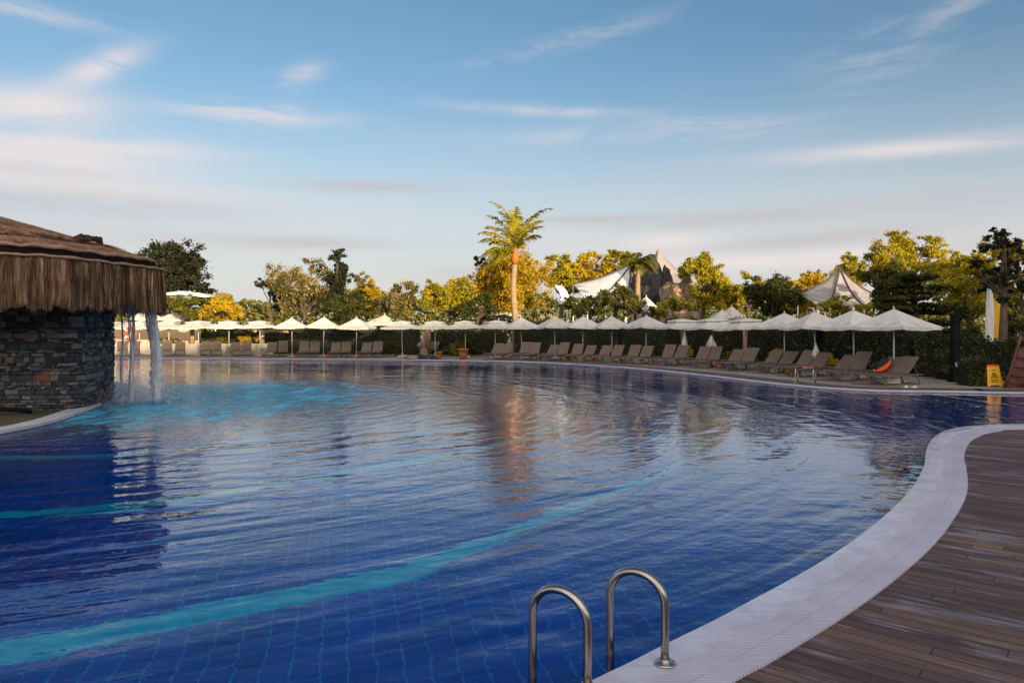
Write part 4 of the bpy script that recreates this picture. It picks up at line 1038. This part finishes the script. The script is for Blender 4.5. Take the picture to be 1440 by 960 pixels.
for i, (px, top, w_, mm) in enumerate([(790, 350, 62, 'leaf_yellow'), (828, 347, 66, 'leaf_gold'), (866, 344, 52, 'leaf_yellow')]):
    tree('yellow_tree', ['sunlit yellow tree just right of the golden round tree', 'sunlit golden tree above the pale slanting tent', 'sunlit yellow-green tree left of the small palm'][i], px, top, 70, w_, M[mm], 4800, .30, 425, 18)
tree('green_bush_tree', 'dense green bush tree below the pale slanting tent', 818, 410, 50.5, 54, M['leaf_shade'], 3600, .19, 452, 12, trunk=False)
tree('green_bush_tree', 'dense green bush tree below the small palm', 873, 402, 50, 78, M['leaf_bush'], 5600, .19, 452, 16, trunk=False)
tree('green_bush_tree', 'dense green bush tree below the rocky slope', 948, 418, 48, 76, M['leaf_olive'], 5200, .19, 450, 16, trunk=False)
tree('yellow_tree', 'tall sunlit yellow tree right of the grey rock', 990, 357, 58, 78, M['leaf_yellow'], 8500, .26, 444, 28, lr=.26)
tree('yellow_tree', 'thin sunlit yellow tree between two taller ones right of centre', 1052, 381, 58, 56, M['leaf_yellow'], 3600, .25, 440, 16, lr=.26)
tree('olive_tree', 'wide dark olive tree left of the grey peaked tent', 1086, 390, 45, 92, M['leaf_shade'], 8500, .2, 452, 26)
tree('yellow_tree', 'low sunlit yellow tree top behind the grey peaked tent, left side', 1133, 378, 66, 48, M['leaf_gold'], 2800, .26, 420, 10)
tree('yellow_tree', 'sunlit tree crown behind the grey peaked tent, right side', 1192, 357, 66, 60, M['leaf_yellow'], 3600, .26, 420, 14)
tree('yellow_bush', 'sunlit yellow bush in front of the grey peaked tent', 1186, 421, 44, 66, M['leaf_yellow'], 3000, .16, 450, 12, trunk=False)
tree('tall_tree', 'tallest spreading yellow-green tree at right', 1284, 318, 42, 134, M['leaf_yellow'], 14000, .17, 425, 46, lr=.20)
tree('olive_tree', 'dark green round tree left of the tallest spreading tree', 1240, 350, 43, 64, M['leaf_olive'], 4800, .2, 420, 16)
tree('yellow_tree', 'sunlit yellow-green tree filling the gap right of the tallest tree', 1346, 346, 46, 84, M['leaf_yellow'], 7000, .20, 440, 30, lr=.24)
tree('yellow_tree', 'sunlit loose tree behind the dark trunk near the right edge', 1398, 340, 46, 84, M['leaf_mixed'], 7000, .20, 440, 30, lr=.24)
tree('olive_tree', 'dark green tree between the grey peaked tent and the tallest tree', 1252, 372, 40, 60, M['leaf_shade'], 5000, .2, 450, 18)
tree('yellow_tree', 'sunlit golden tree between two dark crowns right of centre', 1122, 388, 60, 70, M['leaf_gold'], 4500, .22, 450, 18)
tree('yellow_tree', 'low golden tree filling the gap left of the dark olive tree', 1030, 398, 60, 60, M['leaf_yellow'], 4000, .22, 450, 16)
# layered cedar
def cedar(label, px, py_top, d, wpx, h_bot, n, m_):
    x = P(px, d); zt2 = Z(py_top, d); W = wpx * d / F / 2; t = thing('cedar', label, 'tree', (x, d, 0), 0, 'layered cedars at right'); rs = random.Random(px); P_ = []
    z = h_bot; k = 0
    while z < zt2:
        f = (z - h_bot) / (zt2 - h_bot); w_ = W * (1 - f ** 3 * .45)
        for q in range(9):
            a = rs.uniform(0, 6.28); rr_ = w_ * rs.uniform(.3, .8); rl = w_ * rs.uniform(.28, .45)
            P_.append(lobe_pts((rr_ * math.cos(a), rr_ * math.sin(a) * .7, z + rs.uniform(-.08, .08) - rr_ * .06), (rl, rl * .8, .12), n // 90, .2, .15))
        z += rs.uniform(.28, .40)
    leaves('crown', np.concatenate(P_), .15, m_, t, flat=.6)
    MB().tube([(0, 0, 0), (.05, 0, zt2 * .5), (0, 0, zt2 - .2)], [.17, .12, .03], 8).build('trunk', M['bark'], t, True)
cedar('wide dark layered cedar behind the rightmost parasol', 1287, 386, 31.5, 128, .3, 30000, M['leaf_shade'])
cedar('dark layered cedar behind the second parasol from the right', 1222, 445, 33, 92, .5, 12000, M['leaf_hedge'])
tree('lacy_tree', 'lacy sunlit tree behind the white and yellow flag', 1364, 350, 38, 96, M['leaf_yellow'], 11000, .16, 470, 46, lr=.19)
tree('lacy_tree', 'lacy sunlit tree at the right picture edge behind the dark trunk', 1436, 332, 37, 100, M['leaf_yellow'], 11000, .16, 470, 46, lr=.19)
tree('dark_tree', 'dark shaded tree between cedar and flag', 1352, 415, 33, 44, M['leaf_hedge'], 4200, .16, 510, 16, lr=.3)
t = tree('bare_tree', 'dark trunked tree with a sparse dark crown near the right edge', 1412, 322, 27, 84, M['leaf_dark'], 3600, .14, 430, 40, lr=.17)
mb = MB(); rt = random.Random(4)
mb.tube([(0, 0, 0), (.03, 0, 2.0), (-.05, 0, 4.0), (.02, 0, 5.6)], [.13, .10, .08, .03], 8)
for k in range(9):
    z = rt.uniform(2.5, 4.8); a = rt.uniform(0, 6.28); L = rt.uniform(.4, .8); mb.tube([(0, 0, z), (L * .5 * math.cos(a), L * .5 * math.sin(a), z + L * .3), (L * math.cos(a), L * math.sin(a), z + L * .8)], [.04, .025, .008], 5)
mb.build('limbs', M['bark'], t, True)
tree('olive_tree', 'shaded undergrowth tree at the right edge beside the wooden boat', 1432, 440, 30, 60, M['leaf_hedge'], 3600, .15, 520, 14, trunk=False)
# hidden-depth tree belt far behind
n = 60000; xs = rng.uniform(-110, 120, n); hh = 5.4 + .9 * np.sin(xs * .21) + .8 * np.sin(xs * .53 + 1); P_ = np.stack([xs, 92 + rng.normal(0, 1.5, n), rng.random(n) ** .7 * hh], 1)
tag(leaves('tree_belt', P_, .6, M['leaf_olive']), 'distant low wood glimpsed between the nearer trees', 'wood', kind='stuff')

# ------------------------------------------------------------------ palms
def palm(label, px, py_base, py_boot, py_top, d, nf, L, m_, boot=True, lean=(0, 0), seed=1, up=(20, 80), trunk_r=.2, bias=None, curl=(2.2, .85)):
    x = P(px, d); t = thing('palm_tree', label, 'palm', (x, d, 0), 0); rs = random.Random(seed)
    zb = Z(py_boot, d); top = Vector((lean[0], lean[1], zb)); mb = MB(); N = 16
    pts = [Vector((0, 0, 0)).lerp(top, i / N) + Vector((.08 * math.sin(i * .4), 0, 0)) for i in range(N + 1)]
    mb.tube(pts, [trunk_r * (1.25 - .35 * i / N) * (1 + .03 * (i % 2)) for i in range(N + 1)], 12); mb.build('trunk', M['palm_bark'], t, True)
    o = pts[-1]
    if boot:
        MB().tube([o, o + Vector((.02, 0, .35)), o + Vector((.05, 0, .9)), o + Vector((.06, 0, 1.3))], [trunk_r, trunk_r * 1.5, trunk_r * 1.1, .08], 10).build('crownshaft', M['palm_boot'], t, True)
        mb2 = MB()
        for k in range(5):
            a = rs.uniform(2.2, 4.4); mb2.tube([o + Vector((0, 0, .2)), o + Vector((.3 * math.cos(a), .3 * math.sin(a), .1)), o + Vector((.65 * math.cos(a), .5 * math.sin(a), -.25))], [.08, .10, .02], 6)
        mb2.build('dry_sheath', M['palm_boot'], t, True)
        o = o + Vector((.06, 0, 1.0))
    for k in range(nf):
        a, e, LL = (2 * math.pi * (k + rs.random() * .6) / nf, R(rs.uniform(*up)), L * rs.uniform(.8, 1.15)) if not bias else (R(bias[k % len(bias)][0] + rs.uniform(-14, 14)), R(bias[k % len(bias)][1] + rs.uniform(-7, 7)), bias[k % len(bias)][2])
        hd = Vector((math.cos(a), math.sin(a), 0)); sd = Vector((-hd.y, hd.x, 0)); p = o.copy(); rach = [p.copy()]; ang = e; st = LL / 14
        for i in range(14):
            p = p + (hd * math.cos(ang) + Vector((0, 0, math.sin(ang)))) * st; ang -= R(curl[0] + i * curl[1]); rach.append(p.copy())
        mb = MB(); mb.tube(rach, [.035 * (1 - i / 16) for i in range(15)], 5)
        for i in range(1, 14):
            for q in range(4):
                pp = rach[i].lerp(rach[i + 1], q / 4); ll = L * .24 * math.sin(math.pi * min(1, (i + q / 4) / 14 * .86 + .14)) + .12; tdir = (rach[i + 1] - rach[i]).normalized()
                for s in (-1, 1):
                    dr = (sd * s * .75 + tdir * .55 + Vector((0, 0, rs.uniform(-.55, .25)))).normalized() * ll * rs.uniform(.8, 1.15)
                    wv_ = tdir * .035 * (L / 2.5); mb.add([pp - wv_, pp + wv_, pp + dr * .6 + wv_ * .8 - Vector((0, 0, ll * .05)), pp + dr - Vector((0, 0, ll * .25)), pp + dr * .6 - wv_ * .8 - Vector((0, 0, ll * .05))], [(0, 1, 2, 3, 4)])
        mb.build('frond', m_, t)
    return t
palm('tall sunlit palm with an orange crownshaft, behind the parasols in the centre', 724, 500, 372, 283, 50.5, 21, 2.5, M['leaf_palm'], True, (-.02, 0), 4, trunk_r=.2, curl=(1.2, .75),
     bias=[(165, 82, 4.5), (12, 80, 4.4), (95, 88, 3.7), (200, 70, 3.6), (175, 22, 2.9), (205, 8, 2.6), (5, 62, 2.9), (-20, 48, 2.3), (150, 45, 2.6), (260, 82, 3.6), (60, 74, 3.2), (185, 36, 3.0), (120, 86, 4.0), (340, 74, 3.4), (195, -8, 2.2), (170, 0, 2.6), (190, 52, 3.2), (150, 64, 3.8), (30, 72, 3.6), (185, -2, 2.5), (80, 80, 3.9)])
palm('small dark palm in front of the grey rock', 898, 470, 374, 333, 56, 15, 1.9, M['leaf_olive'], False, (.0, 0), 6, up=(5, 78), trunk_r=.2)

# ------------------------------------------------------------------ tents and rocks
def tent(name, label, peak, base, d, m_, depth=4.0, seams=True, group='tents behind the trees'):
    x0, z0 = P(peak[0], d), Z(peak[1], d); t = thing(name, label, 'tent', (x0, d, 0), 0, group)
    ring = [(P(px, d + dd) - x0, dd, Z(py, d + dd)) for px, py, dd in base]; K = 8; vs = []; n = len(ring)
    for i in range(K + 1):
        f = i / K
        for j in range(n):
            for s in range(4):
                a = Vector(ring[j]); b_ = Vector(ring[(j + 1) % n]); p = a.lerp(b_, s / 4); sag = math.sin(math.pi * s / 4) * .09
                q = Vector((0, 0, z0)).lerp(p, f); q.z -= math.sin(math.pi * f) * (z0 - p.z) * .16 + sag * f * (z0 - p.z) * -.3; q.x *= (1 - sag * f * .4); q.y *= (1 - sag * f * .4); vs.append(q)
    m4 = n * 4
    MB().add(vs, [(i * m4 + k, (i + 1) * m4 + k, (i + 1) * m4 + (k + 1) % m4, i * m4 + (k + 1) % m4) for i in range(K) for k in range(m4)]).build('canopy', m_, t, True)
    if seams:
        mb = MB()
        for j in range(n): mb.tube([vs[i * m4 + j * 4] + Vector((0, -.03, .04)) for i in range(K + 1)], .07, 5)
        mb.build('seam', M['seam'], t)
    MB().tube([(0, 0, 0), (0, 0, z0 - .12)], .06, 8).build('mast', M['white_paint'], t)
    for j in range(n): MB().tube([(ring[j][0], ring[j][1], 0), ring[j]], .06, 8).build('post', M['white_paint'], t)
tent('peaked_tent', 'grey peaked canvas tent above the parasols at right', (1181, 378), [(1122, 413, 0), (1160, 438, -3.5), (1215, 430, -3.0), (1240, 418, 1), (1200, 400, 5), (1150, 400, 5)], 58, M['shaded_canvas'])
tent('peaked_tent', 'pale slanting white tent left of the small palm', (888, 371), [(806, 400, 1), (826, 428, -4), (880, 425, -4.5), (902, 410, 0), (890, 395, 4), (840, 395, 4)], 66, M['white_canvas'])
tent('peaked_tent', 'far pale pyramid tent right of the small palm', (926, 349), [(890, 392, 0), (915, 405, -8), (980, 398, -3), (965, 385, 4), (905, 385, 5)], 110, M['shaded_canvas'], seams=False)
def rock(name, label, px, py_top, d, wpx, py_bot, m_, seed, dep=2.0, rough=.32, group=None, z0=None):
    W = wpx * d / F / 2; zt2 = Z(py_top, d); z0 = Z(py_bot, d) if z0 is None else z0
    bm = bmesh.new(); bmesh.ops.create_icosphere(bm, subdivisions=4, radius=1)
    from mathutils import noise as mn
    for v in bm.verts:
        p = v.co.copy(); k = 1 + rough * mn.noise(p * 1.6 + Vector((seed, 0, 0))) + rough * .6 * abs(mn.noise(p * 3.7 + Vector((0, seed, 0)))) + .08 * mn.noise(p * 9)
        v.co = Vector((p.x * W * k, p.y * dep * k, (p.z * k) * (zt2 - z0) / 2 + (zt2 + z0) / 2))
    me = bpy.data.meshes.new(name); bm.to_mesh(me); bm.free(); me.materials.append(m_)
    o = bpy.data.objects.new(name, me); col.objects.link(o); o.location = (P(px, d), d, 0); return tag(o, label, 'rock', group)
rock('boulder', 'dark grey rocky outcrop behind the small palm', 912, 368, 64, 48, 480, M['rock_dark'], 3.1)
rock('boulder', 'small dark rock knob right of the grey outcrop', 937, 380, 63, 18, 480, M['rock_dark'], 7.7, 1.0)
rock('boulder', 'broad tan rocky slope right of the grey outcrop', 957, 395, 60, 64, 500, M['rock_tan'], 5.2, 2.5)
for i, (px, top, w_, d) in enumerate([(580, 500, 20, 45.0), (590, 497.5, 16, 45.6), (601, 499, 20, 45.2), (611, 500, 14, 45.0), (596, 489, 11, 45.9), (592, 481, 9, 46.0)]):
    rock('boulder', ['leftmost flat boulder of the pile by the pool edge', 'second boulder from the left in the poolside pile', 'widest boulder in the poolside pile', 'rightmost small boulder of the poolside pile', 'upper boulder standing in the poolside pile', 'topmost pale boulder of the poolside pile'][i], px, top, d, w_, 506, M['rock_dark' if i in (1, 2, 3) else 'rock_tan'], i * 2.3, .4, group='boulders in the poolside pile', z0=-.05 if i < 4 else Z(506 if i == 4 else 490, d))
rock('boulder', 'reddish brown rock block between black post and flag', 1366, 489, 30.5, 36, 512, M['rock_tan'], 9.9, .8, .2, z0=.0)
# white curved sculpture-like sail
def sail(label, pts, d, th, m_, name='white_sail'):
    mb = MB(); n = len(pts); x0 = P(pts[0][0], d)
    f = [(P(x, d) - x0, -th / 2, Z(y, d)) for x, y in pts]; b_ = [(x, th / 2, z) for x, _, z in f]
    mb.add(f + b_, [tuple(range(n)), tuple(reversed(range(n, 2 * n)))] + [(i, n + i, n + (i + 1) % n, (i + 1) % n) for i in range(n)])
    t = thing(name, label, 'sail', (x0, d, 0)); mb.build('sail', m_, t); MB().tube([(f[n // 2][0], 0, 0), (f[n // 2][0], 0, f[n // 2][2] + .1)], .06, 8).build('mast', M['white_paint'], t); return t
sail('curved white shade sail right of the golden round tree', [(780, 401), (790, 402), (797, 409), (801, 420), (801, 431), (798, 431), (795, 424), (790, 428), (785, 427), (789, 418), (786, 410)], 52, .25, M['white_canvas'])
sail('flat white awning in front of the big dark tree', [(236, 413), (262, 410), (290, 413), (303, 418), (296, 419), (264, 415), (238, 416)], 58, 2.0, M['white_canvas'], 'awning')
# extra parasols standing farther back
for i, (px, d, s, zz) in enumerate([(1012, 50, .8, 1.22), (1026, 54, .75, 1.36), (906, 52, .8, 1.6), (700, 56, 1.25, 1.52), (540, 53, 1.1, 1.1), (250, 58, 1.2, 1.28), (205, 57, 1.2, 1.3)]):
    o = copy_tree(P0); o.location = (P(px, d), d, 0); o.scale = (s, s, zz); o.rotation_euler = (0, R(3), R(20 * i))
    tag(o, ['taller white parasol behind the row below the yellow tree right of centre', 'highest white parasol behind the row, right of centre', 'small white parasol in the bushes below the small palm', 'white parasol behind the row left of the palm trunk', 'pale parasol behind the gap in the left tree group', 'white parasol behind the far left row under the awning', 'white parasol behind the falling water'][i], 'parasol', 'parasols standing behind the row')
# closed parasols / hanging cloths
def closed(px, py_top, py_bot, d, wpx, label):
    x = P(px, d); z1, z0 = Z(py_top, d), Z(py_bot, d); W = wpx * d / F / 2; t = thing('closed_parasol', label, 'parasol', (x, d, 0)); mb = MB(); K = 16; vs = []
    for i in range(13):
        f = i / 12; r_ = W * (.12 + .88 * math.sin(math.pi * min(f * .62 + .02, 1)) ** 1.1)
        for k in range(K): a = 2 * math.pi * k / K; rr_ = r_ * (1 + .22 * math.cos(k * math.pi)); vs.append((rr_ * math.cos(a), rr_ * math.sin(a), z1 + (z0 - z1) * f))
    mb.add(vs, [(i * K + k, (i + 1) * K + k, (i + 1) * K + (k + 1) % K, i * K + (k + 1) % K) for i in range(12) for k in range(K)]); mb.build('canopy', M['towel_white'], t, True)
    MB().tube([(0, 0, 0), (0, 0, z1 + .08)], .03, 8).build('pole', M['canvas_pole'], t)
closed(1000, 473, 499, 40.5, 15, 'closed beige parasol behind the loungers, left one of two')
closed(1011, 465, 483, 42.5, 16, 'closed white parasol behind the loungers, right one of two')
closed(1147.5, 485, 511, 29.6, 11, 'closed white parasol beside the third parasol pole from the right')
closed(963, 466, 507, 38.0, 9, 'furled tan parasol leaning behind the loungers under the vented parasol')
# flowering and yellow-leaved shrubs
for i, (px, top, d, w_, mm) in enumerate([(965, 482, 42, 16, 'flower'), (1056, 487, 38, 22, 'leaf_bush'), (1094, 489, 35, 20, 'flower'), (1030, 492, 38, 26, 'leaf_gold'), (1165, 493, 33, 24, 'flower'), (645, 480, 49, 30, 'leaf_yellow'), (660, 470, 49.5, 26, 'leaf_bush'), (560, 478, 49.5, 44, 'leaf_bush'), (350, 464, 53.2, 34, 'flower'), (300, 466, 53.2, 40, 'leaf_olive'), (232, 470, 53.3, 36, 'leaf_bush'), (1330, 505, 27.5, 34, 'leaf_bush')]):
    bush(['yellow flowering shrub behind the seventh lounger pair', 'green shrub behind the loungers left of the yellow flowers', 'yellow flowering shrub left of the fourth parasol pole', 'low golden shrub between the closed parasols and the post', 'low yellow shrub behind the third lounger pair', 'yellow-green shrub in the largest terracotta pot', 'green shrub behind the large terracotta pot', 'yellow-green shrub left of the boulder pile', 'sunlit yellow shrub at far left under the flat parasols', 'dark shrub at far left under the flat parasols', 'round green shrub in front of the orange wall', 'low yellow-green shrub left of the black post'][i], px, top, d, w_, M[mm], 1300, .13, 'shrub')
# posts
def post(px, d, ztop, r_, label, name='lamp_post'):
    t = thing(name, label, 'post', (P(px, d), d, 0)); MB().box((0, 0, ztop / 2), (r_ * 2, r_ * 2, ztop)).build('post', M['black_metal'], t)
    MB().box((0, 0, .02), (r_ * 3.4, r_ * 3.4, .04)).build('base_plate', M['black_metal'], t); return t
post(1153, 32, 2.1, .11, 'thick black square post between the second and third parasols from the right')
t = post(1343, 26.2, 2.5, .12, 'thick black square post by the low hedge at right, with a small white plate')
MB().box((0, -.125, .62), (.12, .012, .16)).build('plate', M['white_paint'], t)
post(872, 44.5, 1.9, .09, 'slim dark post behind the ninth parasol')
for i, (px, d, r_) in enumerate([(1048, 40, .16), (601, 50.6, .22), (960, 42, .15), (608, 52.4, .10), (368, 52.6, .18), (270, 52.9, .16)]):
    t = thing('wooden_post', ['pale tree trunk post under the fifth parasol', 'thick tan column behind the boulder pile', 'dark brown trunk under the seventh parasol', 'slim tan column right of the thick one', 'pale column under the flat parasols at left', 'thin trunk behind the far left loungers'][i], 'post', (P(px, d), d, 0))
    MB().tube([(0, 0, 0), (.03, 0, 1.2), (0, 0, 2.1)], [r_ * 1.15, r_, r_], 10).build('post', M['palm_bark' if i != 2 else 'bark'], t, True); MB().lathe([(r_ * 1.5, 0), (r_ * 1.4, .08)], 10).build('foot', M['base_conc'], t)
# low clipped hedge, boulder, wet floor sign, flag, boat at the right end
hedge('low clipped dark box hedge left of the yellow floor sign', P(1352, 24.6), 24.6, P(1384, 24.6) , 24.6, .78, .7, M['leaf_hedge'], 4200, .07, 'box_hedge')
hedge('dark hedge behind the black post at the right', P(1322, 27.5), 27.6, P(1350, 27.5), 27.6, .95, .7, M['leaf_hedge'], 3000, .09, 'box_hedge')
fs_ = thing('floor_sign', 'yellow folding wet floor sign standing by the pool at right', 'floor sign', (P(1396, 24.1), 24.1, 0), R(-8))
for s, nm in ((-1, 'front_panel'), (1, 'back_panel')):
    mb = MB(); w0, w1, hh = .24, .185, .70; y0, y1 = s * .17, s * .02
    o1 = [(-w0, y0, 0), (-w0 * .62, y0, 0), (-w0 * .5, y0 * .9, .05), (w0 * .5, y0 * .9, .05), (w0 * .62, y0, 0), (w0, y0, 0), (w1, y1, hh), (-w1, y1, hh)]
    o2 = [(x, y + .02, z) for x, y, z in o1]; n = 8
    mb.add(o1 + o2, [tuple(range(n)), tuple(reversed(range(n, 2 * n)))] + [(i, n + i, n + (i + 1) % n, (i + 1) % n) for i in range(n)]); mb.build(nm, M['yellow_plastic'], fs_)
def on_panel(u, v): f = v / .70; return (u, -.17 + .15 * f - .012, v)
mb = MB()
tri = [(-.10, .30), (.10, .30), (0, .48)]
for i in range(3):
    a, b_ = tri[i], tri[(i + 1) % 3]; mb.tube([on_panel(*a), on_panel(*b_)], .008, 5)
mb.tube([on_panel(-.02, .42), on_panel(.01, .37), on_panel(-.04, .33)], .010, 5); mb.tube([on_panel(.01, .37), on_panel(.05, .34)], .009, 5); mb.tube([on_panel(-.05, .40), on_panel(.03, .39)], .008, 5); mb.box(on_panel(-.025, .445), (.03, .01, .03))
for z in (.22, .17, .56): mb.box(on_panel(0, z), (.22 if z < .5 else .14, .008, .016))
mb.build('warning_symbol', M['ink'], fs_); MB().box((0, 0, .71), (.36, .07, .04)).build('hinge', M['orange_plastic'], fs_)
fl = thing('feather_flag', 'tall feather flag, white on the left and yellow on the right', 'flag', (P(1392, 30), 30, 0))
MB().tube([(-.17, 0, 0), (-.16, 0, 2.2), (-.10, 0, 3.6), (.02, 0, 4.0)], [.04, .035, .025, .012], 8).build('pole', M['white_paint'], fl, True)
def cloth2(cols, m_, name):
    mb = MB(); vs = []; n = len(cols)
    for y in (-.02, .02):
        for i, (z, xa, xb) in enumerate(cols):
            for j in range(6): u = j / 5; vs.append((xa + (xb - xa) * u, y + .04 * math.sin(u * 5 + i * .6), z))
    f = [(i * 6 + j, i * 6 + j + 1, (i + 1) * 6 + j + 1, (i + 1) * 6 + j) for i in range(n - 1) for j in range(5)]; k = n * 6
    f += [tuple(q + k for q in r_[::-1]) for r_ in f] + [(j, j + 1, k + j + 1, k + j) for j in range(5)] + [(i * 6 + e, (i + 1) * 6 + e, k + (i + 1) * 6 + e, k + i * 6 + e) for i in range(n - 1) for e in (0, 5)]
    mb.add(vs, f); mb.build(name, m_, fl)
cloth2([(1.3, -.10, .10), (1.9, -.10, .15), (2.5, -.08, .17), (3.1, -.06, .16), (3.5, -.04, .12), (3.95, .0, .06)], M['white_paint'], 'white_cloth')
cloth2([(1.55, .12, .52), (2.0, .15, .52), (2.5, .18, .50), (2.9, .19, .46), (3.2, .18, .38)], M['flag_yellow'], 'yellow_cloth')
bt = thing('wooden_boat', 'dark red-brown wooden boat bow at the right picture edge', 'boat', (P(1413, 22.9) + .42, 22.9, 0), 0)
mb = MB(); vs = []; K = 10
for i in range(7):                       # frames from the stem (left) to the right
    f = i / 6; xx = f * 2.6; hw = .75 * math.sin(min(1, f * 1.2 + .02) * math.pi / 2); keel = .0; top_ = 1.35 - .35 * f
    for k in range(K + 1):
        s = (k / K) * 2 - 1; a = abs(s); vs.append((xx + (a) * (.42 * (1 - f)) , hw * math.copysign(a ** .6, s) + .6, keel + (top_ - keel) * a ** 1.3))
mb.add(vs, [(i * (K + 1) + k, (i + 1) * (K + 1) + k, (i + 1) * (K + 1) + k + 1, i * (K + 1) + k + 1) for i in range(6) for k in range(K)]); mb.build('hull', M['boat_wood'], bt)
for zf in (.45, .75, .999):
    mb = MB(); 
    for e in (0, K):
        mb.tube([Vector(vs[i * (K + 1) + (K // 2 + int((K // 2) * zf * (1 if e else -1)))]) + Vector((0, -.03 if e == 0 else .03, 0)) for i in range(7)], .028, 6)
    mb.build('wale', M['bark'], bt, True)
MB().tube([(-.05, .56, .02), (.12, .52, .5), (.38, .5, 1.45), (.46, .5, 1.75)], [.06, .05, .05, .04], 8).build('stem', M['boat_wood'], bt, True)
MB().tube([(.25, -.35, .10), (.75, -.30, .45), (1.3, -.25, .95)], .022, 6).build('oar', M['rope'], bt, True)
t = thing('litter', 'x', 'x'); bpy.data.objects.remove(t)
